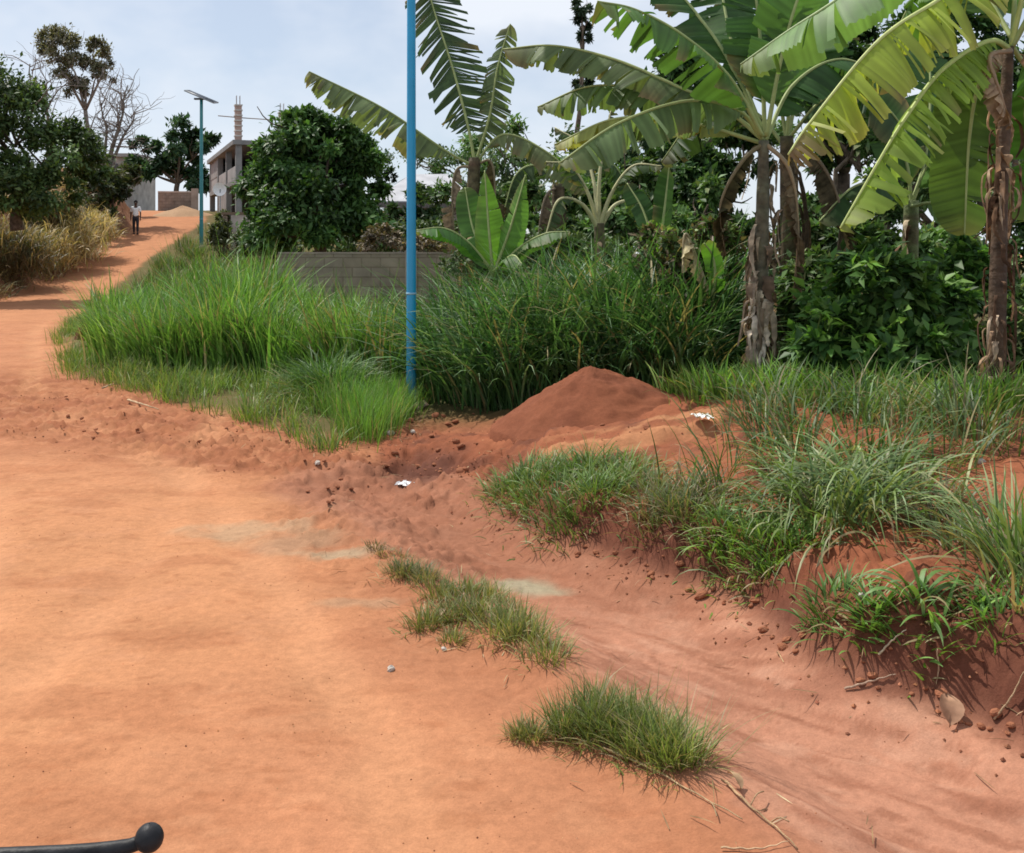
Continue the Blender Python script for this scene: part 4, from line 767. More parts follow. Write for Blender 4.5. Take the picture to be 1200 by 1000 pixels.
clump('grass_clump', 'nearest clump of upright fine grass beside the dry twig', [(660, 858, .7), (690, 862, 1), (720, 868, 1), (750, 880, 1), (780, 893, 1), (805, 895, .7), (700, 842, .9), (740, 855, .9), (775, 870, .9)], 2400, (.09, .26), (.003, .008), (0, .75), (.1, 1.0), [(.16, .21, .055), (.12, .16, .04), (.23, .25, .09), (.33, .28, .15)], [4, 4, 2, 1], 92, .043)
clump('grass_clump', 'tiny sparse tuft left of the nearest clump of upright fine grass', [(625, 866, .6), (610, 864, .4)], 380, (.08, .18), (.003, .006), (.1, .9), (.2, 1.2), MG, [3, 2, 2, 2], 93, .045)
clump('grass_clump', 'thin brown tuft at the start of the grass strip in mid track', [(470, 672, .6), (485, 676, .6), (500, 682, .5)], 600, (.08, .2), (.004, .008), (.1, .8), (.2, 1.2), [(.2, .2, .09), (.13, .17, .06), (.3, .22, .12)], [3, 3, 2], 94, .06)
clump('grass_clump', 'faint low tuft above the brown tuft on the track edge', [(440, 640, .4), (450, 648, .4), (470, 652, .4)], 260, (.05, .12), (.004, .007), (.2, .9), (.3, 1.2), [(.2, .17, .08), (.15, .15, .06), (.3, .2, .11)], [3, 2, 2], 95, .07)
clump('grass_clump', 'sparse wiry grass stalks leaning from the nearest clump onto the track', [(820, 885, 1), (800, 880, .9), (770, 862, .8), (700, 822, .8)], 70, (.22, .42), (.003, .005), (.2, 1.0), (.1, .6), [(.25, .2, .1), (.18, .17, .08)], [1, 1], 96, .05)
clump('grass_clump', 'broad mat of soft green grass on the left end of the bank', [(592, 572, .7), (610, 578, .9), (632, 585, 1), (655, 588, 1), (680, 585, 1), (700, 578, 1), (640, 565, 1), (670, 560, 1), (720, 565, 1), (615, 560, .9), (735, 552, .9), (690, 552, 1)], 2700, (.12, .34), (.006, .014), (.1, .9), (.4, 1.6), [(.12, .2, .05), (.16, .25, .06), (.08, .14, .035), (.22, .24, .1)], [4, 3, 3, 1], 97, .11)
clump('grass_clump', 'big sprawling clump of long arching blades on the right of the bank', [(960, 605, 1), (985, 615, 1), (1020, 600, 1), (1000, 580, 1), (960, 575, 1), (1050, 580, .9), (930, 590, .9)], 680, (.4, .85), (.011, .024), (.0, .9), (1.1, 2.7), [(.11, .18, .055), (.16, .23, .075), (.26, .29, .14), (.07, .12, .035)], [4, 4, 3, 2], 98, .13, seg=7)
clump('grass_clump', 'clump of long spiky blades cut by the right edge of the bank', [(1185, 680, 1), (1200, 660, 1), (1215, 690, 1), (1180, 650, .8)], 240, (.3, .65), (.01, .024), (.1, .7), (.3, 1.4), [(.12, .2, .06), (.2, .27, .1), (.28, .26, .13)], [3, 3, 1], 99, .09, seg=6)
clump('grass_clump', 'short brown tinged grass on the bank between the soft mat and the shelf', [(770, 590, .8), (790, 600, .9), (812, 610, .9), (760, 572, .8), (800, 580, .8), (835, 590, .8), (760, 615, .5)], 1100, (.12, .4), (.005, .012), (.1, .8), (.4, 1.8), [(.14, .18, .06), (.2, .19, .1), (.09, .14, .04), (.28, .2, .12)], [3, 2, 3, 1], 100, .1)
clump('grass_clump', 'bright low grass drooping over the bank lip in the middle', [(850, 630, 1), (880, 640, 1), (910, 645, .9), (870, 622, 1), (840, 618, .8), (905, 625, 1), (940, 635, .9)], 950, (.08, .3), (.007, .016), (.2, .9), (.5, 1.9), [(.14, .25, .04), (.18, .3, .06), (.1, .17, .04)], [3, 2, 2], 101, .09)
WG = [(.11, .22, .045), (.16, .29, .07), (.08, .16, .035)]
clump('broad_weed', 'upright broad bladed weed shoot on bare red soil', [(1078, 700, 1)], 24, (.16, .36), (.02, .035), (.1, .6), (.8, 2.4), [(.2, .3, .12), (.12, .22, .05)], [1, 1], 102, .02, cat='weed', seg=6)
clump('broad_weed', 'spreading patch of broad low weed blades near the bank foot', [(1075, 732, 1), (1105, 730, 1), (1130, 720, .9), (1055, 715, .8), (1140, 700, .8)], 150, (.08, .22), (.012, .026), (.4, 1.2), (.2, 1.0), WG, [3, 3, 2], 103, .06, cat='weed')
clump('broad_weed', 'weed tuft with leaning blades below the sprawling long clump', [(968, 705, 1), (982, 712, .9)], 110, (.1, .28), (.009, .018), (.1, .9), (.4, 1.5), WG, [3, 3, 2], 104, .05, cat='weed')
clump('broad_weed', 'weed blades hanging over the dark bank lip by the track', [(895, 672, 1), (908, 664, 1)], 70, (.1, .28), (.008, .016), (.3, 1.1), (.5, 1.5), WG + [(.3, .26, .14)], [3, 3, 2, 1], 105, .05, cat='weed')
clump('broad_weed', 'flat rosette weed left of the spreading broad weed patch', [(1018, 723, 1), (1026, 719, .9)], 170, (.08, .2), (.012, .022), (.5, 1.3), (.2, .8), WG, [3, 3, 2], 106, .05, cat='weed')
clump('broad_weed', 'mixed weeds at the right edge under the spiky clump', [(1170, 735, .8), (1190, 715, .9), (1160, 695, .8)], 110, (.1, .28), (.009, .02), (.3, 1.1), (.3, 1.2), WG + [(.3, .22, .12)], [3, 2, 2, 1.5], 107, .06, cat='weed')
clump('broad_weed', 'dark weed tuft at the bare soil gap right of the sprawling clump', [(1110, 600, .9), (1095, 620, .9), (1120, 640, .8)], 300, (.14, .36), (.008, .016), (.2, 1.0), (.4, 1.6), [(.1, .14, .06), (.16, .18, .09), (.25, .19, .11)], [3, 2, 1.5], 108, .07, cat='weed')
clump('grass_clump', 'dark bushy tuft standing in the short verge grass left of the blue pole', [(385, 470, 1), (400, 474, 1), (375, 466, .9)], 900, (.5, 1.0), (.012, .022), (.0, .5), (.6, 1.8), [(.06, .13, .035), (.1, .19, .05), (.15, .24, .08)], [3, 3, 1], 109, .16, seg=6)

# ---------------------------------------------------------------- stones, clods, litter, twigs
def rock_mesh(seed, flat=.7, cols=((.36, .15, .08),), rough=.35):
    rng = np.random.default_rng(seed); n, m = 10, 7; a = np.linspace(0, 2 * np.pi, n, endpoint=False); b = np.linspace(.12, np.pi - .12, m); A, B = np.meshgrid(a, b)
    X = np.cos(A) * np.sin(B); Y = np.sin(A) * np.sin(B); Z = np.cos(B); r = 1 + rough * (fbm(X * 1.6 + 9, Y * 1.6 + Z * 2 + 4, 3, seed) - .5) * 2
    V = np.stack([X * r, Y * r * rng.uniform(.65, 1), Z * r * flat], -1).reshape(-1, 3); i = np.arange(m - 1)[:, None]; j = np.arange(n)[None]; k = (j + 1) % n
    Q = np.stack([i * n + k, i * n + j, (i + 1) * n + j, (i + 1) * n + k], -1).reshape(-1, 4)
    V = np.vstack([V, [0, 0, flat], [0, 0, -flat]]); q = m * n
    T = [[q, t_, (t_ + 1) % n] for t_ in range(n)] + [[q + 1, (m - 1) * n + (t_ + 1) % n, (m - 1) * n + t_] for t_ in range(n)]
    return MB().add(V, Q, T, cols[0])
clods = [rock_mesh(200 + i, .6, ((.30, .12, .065),)).build('soil_clod', M_SOIL, None, False) for i in range(4)]
rng = np.random.default_rng(88); used = 0
def put_clod(u, v, s, lab, grp):
    global used
    o = clods[used] if used < 4 else clods[used % 4].copy()
    if used >= 4: COL.objects.link(o)
    used += 1; x, y, z = onground(u, v); o.location = (x, y, z + s * .25); o.scale = (s * rng.uniform(.8, 1.3), s, s * rng.uniform(.7, 1)); o.rotation_euler = (rng.uniform(-.4, .4), rng.uniform(-.4, .4), rng.uniform(0, 6.28))
    tag(o, lab, 'soil clod', grp)
for _ in range(52):
    k = rng.uniform(0, 1); u = np.interp(k, [0, .2, .4, .6, .8, 1], [640, 760, 860, 930, 1050, 1190]); v = np.interp(k, [0, .2, .4, .6, .8, 1], [628, 672, 702, 760, 812, 868]) + rng.uniform(-22, 12)
    put_clod(u, v, rng.uniform(.008, .03) if rng.random() < .93 else rng.uniform(.025, .04), 'small red soil clod at the dark foot of the bank', 'clods along the foot of the bank')
for _ in range(24): put_clod(rng.uniform(450, 580), rng.uniform(480, 556), rng.uniform(.012, .05), 'rough red soil clod in the dug hollow left of the heap', 'clods in the dug hollow')
for _ in range(12): put_clod(rng.uniform(345, 440), rng.uniform(545, 600), rng.uniform(.010, .024), 'loose clod where the side track leaves the road', 'clods at the mouth of the track')
for _ in range(26): put_clod(rng.uniform(5, 390), rng.uniform(448, 530), rng.uniform(.010, .026), 'loose clod in the churned strip across the road', 'clods on the churned road')
for _ in range(10): put_clod(rng.uniform(590, 760), rng.uniform(478, 505), rng.uniform(.02, .05), 'soil clod fallen at the foot of the red heap', 'clods round the soil heap')
def grit(name, label, n, poly, size, cols, seed, mat_, keep=None):
    rg = np.random.default_rng(seed); P = np.array(poly); lo, hi = P.min(0), P.max(0); q = rg.uniform(lo, hi, (n * 6, 2)); q = q[inside(q[:, 0], q[:, 1], poly)]
    if keep is not None: q = q[rg.random(len(q)) < keep(q[:, 0], q[:, 1])]
    q = q[:n]; m = len(q); z = terrain(q[:, 0], q[:, 1]); sz = rg.uniform(*size, m) * rg.uniform(.5, 1, m); a = rg.uniform(0, 6.28, m)
    U = np.array([[1, 0, 0], [.2, .8, .1], [-.9, .3, 0], [-.3, -.8, .1], [0, 0, .75], [0, 0, -.5]]); V = U[None] * sz[:, None, None] * rg.uniform(.7, 1.3, (m, 6, 1)); c, s_ = np.cos(a)[:, None], np.sin(a)[:, None]
    V = np.stack([V[..., 0] * c - V[..., 1] * s_ + q[:, 0:1], V[..., 0] * s_ + V[..., 1] * c + q[:, 1:2], V[..., 2] + z[:, None] + sz[:, None] * .2], -1)
    F = np.array([[0, 1, 4], [1, 2, 4], [2, 3, 4], [3, 0, 4], [1, 0, 5], [2, 1, 5], [3, 2, 5], [0, 3, 5]]); T = (np.arange(m)[:, None, None] * 6 + F[None]).reshape(-1, 3)
    o = MB().add(V.reshape(-1, 3), None, T, np.repeat(pal(m, cols, np.ones(len(cols)), rg), 6, 0)).build(name, mat_, None, False); return tag(o, label, 'grit', None, 'stuff')
near_road = [(-5.5, 2.4), (4, 2.4), (4, 4.5), (.6, 9), (-1, 12), (-7, 15)]
grit('grit', 'loose fine grit and pebbles scattered over the dirt road and track', 5200, near_road, (.0015, .0055), [(.42, .19, .09), (.33, .14, .07), (.48, .26, .14), (.28, .11, .06)], 501, M_SOIL, lambda x, y: .15 + .85 * sstep(.45, .65, fbm(x * 1.3, y * 1.3, 3, 502)))
grit('crumbs', 'crumbled earth gathered along the foot of the bank', 5200, near_road + [(-6, 14)], (.004, .019), [(.3, .12, .065), (.2, .08, .045), (.4, .18, .1)], 503, M_SOIL, lambda x, y: 1 - sstep(.1, .4, np.abs(sdf(x, y, BANK_P) - .12)))
grit('crumbs', 'crumbled earth strewn over the churned strip of road', 2200, near_road, (.005, .016), [(.32, .13, .07), (.42, .19, .1), (.22, .09, .05)], 504, M_SOIL, lambda x, y: sstep(6.8, 8, y + .6 * x) * (.1 + .9 * sstep(.45, .65, fbm(x * 2, y * 2, 3, 505))))
def litter(name, label, n, poly, seed, keep):
    rg = np.random.default_rng(seed); P = np.array(poly); lo, hi = P.min(0), P.max(0); q = rg.uniform(lo, hi, (n * 12, 2)); q = q[inside(q[:, 0], q[:, 1], poly)]; q = q[rg.random(len(q)) < keep(q[:, 0], q[:, 1])][:n]; m = len(q)
    rt = np.column_stack([q, terrain(q[:, 0], q[:, 1]) + rg.uniform(.002, .012, m)]); mb = MB()
    blades(mb, rt, rg.uniform(.03, .14, m), rg.uniform(.003, .008, m), rg.uniform(0, 6.28, m), rg.uniform(1.25, 1.6, m), rg.uniform(-.1, .35, m), pal(m, [(.42, .32, .18), (.3, .2, .11), (.2, .12, .07), (.5, .42, .27)], [3, 3, 3, 1], rg), 4, rg)
    tag(mb.build(name, M_DEAD), label, 'dry litter', None, 'stuff')
litter('dry_litter', 'bits of straw and dry stalk strewn along the bank edge', 750, near_road + [(-6, 14)], 601, lambda x, y: 1 - sstep(.05, .55, np.abs(sdf(x, y, BANK_P) - .15)))
litter('dry_litter', 'bits of straw and dry stalk round the grass strip and verge edge', 420, near_road, 602, lambda x, y: np.maximum(1 - sstep(.1, .6, seg_dist(x, y, MED)), (1 - sstep(.0, .5, np.abs(sdf(x, y, VERGE_P) + .2)))))
def pale(u, v, s, lab, name='pale_stone', col=(.62, .55, .48), cat='stone', m_=M_STONE, flat=.6, seed=1):
    o = rock_mesh(300 + seed, flat, (col,)).build(name, m_, None, False); x, y, z = onground(u, v); o.location = (x, y, z + s * .3); o.scale = (s, s * .8, s); o.rotation_euler = (0, 0, seed); tag(o, lab, cat)
pale(458, 786, .022, 'lone small pale stone on the open road', seed=1)
pale(520, 762, .016, 'pale pebble at the left foot of the tapering grass clump', seed=2)
pale(1148, 545, .035, 'white stone on the bare red soil at the right', seed=3)
pale(458, 510, .05, 'pale rubble lump beside the grass edge of the hollow', seed=4)
pale(484, 508, .035, 'small pale rubble lump inside the dug hollow', seed=5)
pale(480, 492, .03, 'pale chip of rubble just below the blue pole', seed=6)
pale(1010, 700, .02, 'whitish stone among the weeds below the sprawling clump', seed=7)
pale(372, 546, .035, 'whitish stone at the mouth of the side track', seed=8)
def crumpled(u, v, s, lab, seed, col, dz=0.0, name='plastic_scrap'):
    rng = np.random.default_rng(seed); n = 9; a = np.linspace(-1, 1, n); X, Y = np.meshgrid(a, a); Z = .45 * fbm(X * 2 + 5, Y * 2 + seed, 3, seed) + .1 * rng.normal(size=X.shape)
    X = X + .15 * rng.normal(size=X.shape); i = np.arange(n - 1)[:, None]; j = np.arange(n - 1)[None]; Q = np.stack([i * n + j, i * n + j + 1, (i + 1) * n + j + 1, (i + 1) * n + j], -1).reshape(-1, 4)
    o = MB().add(np.stack([X.ravel(), Y.ravel() * .7, Z.ravel()], 1) * s, Q, None, col).build(name, M_PLASTIC, None, False); x, y, z = onground(u, v); o.location = (x, y, z + dz); o.rotation_euler = (.1, 0, seed); tag(o, lab, 'litter')
crumpled(475, 569, .07, 'crumpled white plastic scrap lying on the side track', 1, (.8, .8, .8))
crumpled(822, 497, .08, 'crumpled white bag on the right end of the soil shelf', 2, (.8, .8, .74), .04)
crumpled(1000, 440, .06, 'white paper scrap caught in the grass below the leafy bush', 3, (.75, .75, .68), .3)
crumpled(597, 308, .09, 'pale blossom like scrap above the dark tall grass', 4, (.7, .7, .6), 0.02)
def twig(pts, r, lab, col=(.42, .3, .17), fork=None, name='dry_twig', cat='twig'):
    W3 = [np.array(onground(u, v)) + (0, 0, dz) for (u, v, dz) in pts]; o0 = W3[0].copy(); P = smoothpath([q - o0 for q in W3], 24); P[:, 2] += .002 * np.sin(np.arange(24) * 1.3)
    mb = MB(); tube(mb, P, np.linspace(r, r * .4, 24), 6, col)
    if fork:
        for (u, v, dz, at_) in fork: tube(mb, smoothpath([P[at_], (P[at_] + np.array(onground(u, v)) - o0) / 2 + (0, 0, dz), np.array(onground(u, v)) + (0, 0, dz) - o0], 6), r * .5, 5, col)
    o = mb.build(name, M_BARK, None, True, tuple(o0)); tag(o, lab, cat)
twig([(705, 880, .012), (760, 905, .012), (815, 935, .01), (870, 965, .012)], .0042, 'long pale dry twig trailing from the nearest grass clump', fork=[(790, 912, .03, 10), (840, 965, .02, 18)])
twig([(850, 920, .012), (880, 950, .012), (915, 980, .012), (935, 1000, .012)], .005, 'knotty dry twig on the track edge near the bottom of the frame', (.38, .25, .14), fork=[(925, 975, .03, 14), (895, 940, .03, 8)])
twig([(845, 998, .01), (890, 1000, .01), (925, 992, .012)], .0035, 'short pale twig below the knotty one', (.45, .3, .18))
twig([(1098, 765, .0), (1100, 785, .0), (1097, 808, .005)], .005, 'thin dry root stuck out of the bank face', (.5, .32, .2))
twig([(1030, 778, .02), (1045, 765, .03), (1062, 752, .04)], .005, 'pale dry stalk leaning on the bank lip', (.5, .42, .3))
twig([(990, 812, .01), (1020, 808, .02), (1050, 800, .02)], .006, 'grey stick lying in the dark foot of the bank', (.36, .25, .18))
twig([(1165, 850, .02), (1185, 830, .04), (1200, 812, .05)], .005, 'thin straw slanting over the bank at the right edge', (.4, .28, .17))
twig([(150, 474, .02), (170, 478, .03), (186, 482, .02)], .014, 'stubby pale stick beside the left verge', (.5, .36, .22))
twig([(120, 458, .02), (130, 455, .03), (138, 452, .02)], .012, 'short pale stick nearest the bend of the verge', (.45, .34, .22))
def dry_leaf(u, v, s, lab, seed, col=(.42, .25, .16)):
    mb = MB(); n = 8; t_ = np.linspace(0, 1, n); w_ = .32 * np.sin(np.pi * t_ ** .8) + .01; z = .25 * np.sin(t_ * 3); V = np.concatenate([np.stack([t_, w_, z + .12], 1), np.stack([t_, 0 * t_, z], 1), np.stack([t_, -w_, z + .1], 1)]) * s
    k = np.arange(n - 1)[:, None]; Q = np.concatenate([k + np.array([0, 1, n + 1, n]), k + n + np.array([0, 1, n + 1, n])]); mb.add(V, Q, None, col)
    o = mb.build('dead_leaf_scrap', M_DEAD); x, y, z = onground(u, v); o.location = (x, y, z + .01); o.rotation_euler = (.3, -.5, seed); tag(o, lab, 'dead leaf')
dry_leaf(1112, 858, .15, 'curled brown dead leaf at the foot of the bank', 1.3)
dry_leaf(868, 932, .07, 'small dry leaf caught on the knotty twig', 2.2, (.5, .34, .2))
dry_leaf(512, 728, .06, 'pale dry leaf scrap in front of the tapering grass clump', .6, (.55, .4, .28))

# broken pipe end standing in the verge
def culvert():
    p = W(113, 394, 20.5); z0 = tz(p[0], 20.5); t = thing('broken_pipe', (p[0], 20.5, z0), 'broken brown pipe end sunk in the verge grass at the bend', 'pipe', None, -.6)
    n = 26; a = np.linspace(-.35, np.pi * .98, n); mb = MB(); ro, ri, y0, y1 = .33, .25, -.25, .35
    rg = np.random.default_rng(5); ro_ = ro * (1 + .05 * rg.normal(size=n)); V = []
    for k in range(n):
        c, s_ = math.cos(a[k]), math.sin(a[k]); V += [(ro_[k] * c, y0, ro_[k] * s_ + .1), (ri * c, y0 + .01, ri * s_ + .1), (ro_[k] * c, y1, ro_[k] * s_ + .1), (ri * c, y1, ri * s_ + .1)]
    Q = []
    for k in range(n - 1):
        b = k * 4; Q += [[b, b + 1, b + 5, b + 4], [b + 2, b + 6, b + 7, b + 3], [b, b + 4, b + 6, b + 2], [b + 1, b + 3, b + 7, b + 5]]
    Q += [[0, 2, 3, 1], [(n - 1) * 4, (n - 1) * 4 + 1, (n - 1) * 4 + 3, (n - 1) * 4 + 2]]
    mb.add(V, Q, None, (.24, .14, .085)); mb.build('pipe_shell', M_CONC, t, False)
    mb = MB(); tube(mb, [(-.26, -.1, .12), (0, -.2, .2), (.24, -.1, .1)], .035, 7, (.4, .28, .2)); mb.build('broken_rib', M_CONC, t)
culvert()

# ---------------------------------------------------------------- walls and buildings
def wall_block():
    x0, x1, y = W(326, 0, 24)[0], W(560, 0, 24)[0], 24.0; z0 = -.2
    t = thing('block_wall', (x0, y, 0), 'grey concrete block wall behind the tall grass', 'wall')
    mb = MB(); box(mb, (0, -.08, z0), (x1 - x0, .08, 1.84), (.52, .44, .33)); mb.build('blockwork', M_BLOCK, t, False)
    for u in (482, 555):
        mb = MB(); xx = W(u, 0, 24)[0] - x0; box(mb, (xx - .13, -.11, z0), (xx + .13, .11, 1.92), (.36, .3, .25)); mb.build('pier', M_CONC, t, False)
    mb = MB(); box(mb, (.02, -.095, 1.845), (x1 - x0 - .02, .095, 1.885), (.3, .25, .2)); mb.build('coping', M_CONC, t, False)
wall_block()
def unfinished():
    o0 = np.array(W(276, 0, 58)); o0[2] = 3.0; t = thing('unfinished_building', o0, 'unfinished two storey grey concrete building with bare columns', 'building')
    far = np.array([-20.0, 70.5]); e = far - o0[:2]; Ls = np.linalg.norm(e); e /= Ls; f = np.array([-e[1], e[0]]) * -1            # e: along the side wall, f: along the front
    ang = math.atan2(e[1], e[0]); t.rotation_euler = (0, 0, ang)                     # local x = along side wall, local -y = along the front
    D = -7.0; CG = (.25, .245, .24); z1, z2, top = 1.1, 2.9, 5.1
    def part(name, a, b, c=CG, par=t): return box(MB(), a, b, c).build(name, M_CONC, par, False)
    part('floor_slab', (0, D, 2.72), (Ls, 0, 2.98)); part('roof_slab', (-.15, D, 4.85), (Ls + .15, .15, 5.1))
    part('plinth', (0, D, -1.5), (Ls, 0, .45), (.36, .31, .28))
    for i, x in enumerate(np.linspace(.16, Ls - .16, 4)):
        part('column', (x - .16, -.34, .45), (x + .16, -.02, 2.72)); part('column', (x - .16, -.34, 2.98), (x + .16, -.02, 4.85))
    for y in np.linspace(-2.4, D + .2, 3):
        part('column', (.02, y - .16, .45), (.34, y + .16, 2.72)); part('column', (.02, y - .16, 2.98), (.34, y + .16, 4.85))
    part('wall', (.6, D, .45), (Ls - .3, D + .2, 4.85), (.26, .24, .23))
    part('wall', (Ls - .25, D + .25, .46), (Ls - .03, -.5, 4.84), (.26, .24, .23))
    for x in np.linspace(.16, Ls - .16, 4)[:-1]:
        part('parapet', (x + .17, -.22, 2.99), (x + (Ls - .32) / 3 - .17, -.08, 3.75), (.34, .32, .31))
    part('wall', (4.9, -.24, .46), (8.9, -.06, 2.71), (.31, .29, .28)); part('wall', (9.2, -.24, 3.76), (13.2, -.06, 4.84), (.30, .28, .27))
    for y, hgt in ((-.18, 7.0), (-2.55, 6.7)):
        c = part('roof_column', (.02, y - .16, 5.1), (.40, y + .18, hgt), (.46, .33, .28))
        mb = MB()
        for z in np.arange(5.3, hgt, .28): box(mb, (-.02, y - .2, z), (.44, y + .22, z + .07), (.58, .55, .52))
        mb.build('formwork_band', M_CONC, c, False)
        mb = MB()
        for q in ((.1, -.08), (.32, -.08), (.1, .1), (.32, .1)): tube(mb, [(q[0], y + q[1], hgt), (q[0] + .03, y + q[1], hgt + .55)], .012, 5, (.2, .12, .09))
        mb.build('rebar', M_BARK, c)
    mb = MB(); tube(mb, [(.2, -.2, 6.35), (.2, -2.6, 6.3)], .03, 6, (.35, .3, .27)); tube(mb, [(.2, .9, 6.4), (.2, -.2, 6.35)], .03, 6, (.35, .3, .27)); mb.build('tie_bar', M_CONC, t)
unfinished()
def house():
    d = 46.0; x0, x1 = W(438, 0, d)[0], W(560, 0, d)[0]; g = 1.0; t = thing('house', ((x0 + x1) / 2, d, g), 'low house with pale grey pitched roof beyond the block wall', 'house')
    hw = (x1 - x0) / 2; ze = W(0, 238, d)[2] - g; zr = W(0, 205, d + 2.5)[2] - g
    box(MB(), (-hw + .4, .4, -.5), (hw - .4, 5.6, ze), (.34, .3, .28)).build('wall', M_CONC, t, False)
    mb = MB(); th = .07; V = [(-hw, -.2, ze), (hw, -.2, ze), (hw - 1.5, 3, zr), (-hw + 1.3, 3, zr), (-hw, 6.2, ze), (hw, 6.2, ze)]; V = V + [(a, b, c + th) for a, b, c in V]
    mb.add(V, [[6, 7, 8, 9], [9, 8, 11, 10], [0, 3, 2, 1], [3, 4, 5, 2], [0, 1, 7, 6], [4, 10, 11, 5]], [[6, 9, 10], [7, 11, 8], [0, 4, 3], [1, 2, 5]], (.42, .42, .44)); mb.add([V[0], V[6], V[10], V[4], V[1], V[5], V[11], V[7]], [[0, 1, 2, 3], [4, 5, 6, 7]], None, (.4, .4, .42)); mb.build('roof', M_ROOF, t, False)
    box(MB(), (-hw, -.26, ze - .22), (hw, -.205, ze + .02), (.16, .14, .14)).build('fascia', M_CONC, t, False)
    for x in (-1.2, .9, 1.8):
        w_ = box(MB(), (x - .35, .34, 1.0), (x + .35, .395, 2.1), (.05, .05, .06)).build('window', M_DARKGLASS, t, False)
        box(MB(), (x - .42, .3, .92), (x + .42, .335, 1.0), (.4, .37, .34)).build('sill', M_CONC, w_, False)
house()
def far_house():
    d = 95.0; c = W(140, 0, d); t = thing('far_house', (c[0], d, 5.6), 'hazy grey walled house behind the scrubby bush tree on the left', 'house')
    box(MB(), (-4.4, 0, -1), (1.2, 6, 5.0), (.42, .4, .38)).build('wall', M_CONC, t, False); box(MB(), (-4.8, -.4, 5.0), (1.6, 6.4, 5.3), (.4, .38, .37)).build('roof_slab', M_CONC, t, False)
    for x in (-2.8, -.6): box(MB(), (x - .5, -.06, 3), (x + .5, -.01, 4.4), (.08, .08, .09)).build('window', M_DARKGLASS, t, False)
far_house()
def end_wall():
    d = 76.0; x0, x1 = W(186, 0, d)[0], W(224, 0, d)[0]; z0 = tz((x0 + x1) / 2, d); t = thing('stone_wall', ((x0 + x1) / 2, d, z0), 'pale mottled stone wall across the top of the road', 'wall', None, .1)
    h = W(0, 226, d)[2] - z0; hw = (x1 - x0) / 2; box(MB(), (-hw, -.12, -.5), (hw, .12, h), (.5, .42, .36)).build('stonework', M_BLOCK, t, False)
    box(MB(), (hw + .01, -.2, -.5), (hw + .45, .2, h + .3), (.4, .33, .28)).build('end_pier', M_CONC, t, False); box(MB(), (-hw, -.16, h + .003), (hw, .16, h + .1), (.55, .48, .42)).build('coping', M_CONC, t, False)
end_wall()
def pillar():
    d = 50.0; c = W(282, 290, d); z0 = tz(c[0], d); h = W(0, 252, d)[2] - z0; t = thing('gate_pillar', (c[0], d, z0), 'pale plastered wall stub in front of the unfinished building', 'wall stub')
    box(MB(), (-.42, -.14, -.4), (.42, .14, h), (.5, .43, .38)).build('wall_body', M_CONC, t, False); box(MB(), (-.85, -.17, h + .003), (.5, .17, h + .12), (.2, .14, .1)).build('capping', M_CONC, t, False)
    box(MB(), (-.82, -.1, -.4), (-.6, .1, h), (.3, .22, .17)).build('post', M_BARK, t, False)
pillar()
# white round dish under the upper floor
mb = MB(); a = np.linspace(0, 6.2832, 20, endpoint=False); V = [(0, .12, 0)] + [(.35 * math.cos(q) * r_, .12 * (1 - r_ * r_), .35 * math.sin(q) * r_) for r_ in (.5, 1.0) for q in a]
T = [[0, 1 + (k + 1) % 20, 1 + k] for k in range(20)]; Q = [[1 + k, 1 + (k + 1) % 20, 21 + (k + 1) % 20, 21 + k] for k in range(20)]
p = W(258, 222, 55); dd = thing('satellite_dish', (p[0], 55, tz(p[0], 55)), 'small white dish shape on a post before the unfinished building', 'dish')
mb.add(V, Q, T, (.85, .85, .85)); mb.build('dish', M_PLASTIC, dd, loc=(0, -.1, p[2] - tz(p[0], 55))); tube(MB(), [(0, 0, -.2), (0, 0, p[2] - tz(p[0], 55))], .03, 8, (.3, .3, .3)).build('post', M_CONC, dd)

# ---------------------------------------------------------------- person walking up the road
def skinned(name, V, E, Rr, mat_, col, parent, sub=2):
    me = bpy.data.meshes.new(name); me.from_pydata([tuple(v) for v in V], E, []); o = bpy.data.objects.new(name, me); COL.objects.link(o)
    m = o.modifiers.new('skin', 'SKIN'); m.use_smooth_shade = True
    for i, sv in enumerate(me.skin_vertices[0].data): sv.radius = (Rr[i], Rr[i]) if not isinstance(Rr[i], tuple) else Rr[i]; sv.use_root = (i == 0)
    o.modifiers.new('sub', 'SUBSURF').levels = sub; o.modifiers['sub'].render_levels = sub
    dg = bpy.context.evaluated_depsgraph_get(); m2 = bpy.data.meshes.new_from_object(o.evaluated_get(dg)); o.modifiers.clear(); o.data = m2
    at = m2.color_attributes.new('Col', 'FLOAT_COLOR', 'POINT'); at.data.foreach_set('color', np.tile([*col, 1.0], len(m2.vertices)).astype(np.float32))
    m2.materials.clear(); m2.materials.append(mat_); o.parent = parent; return o
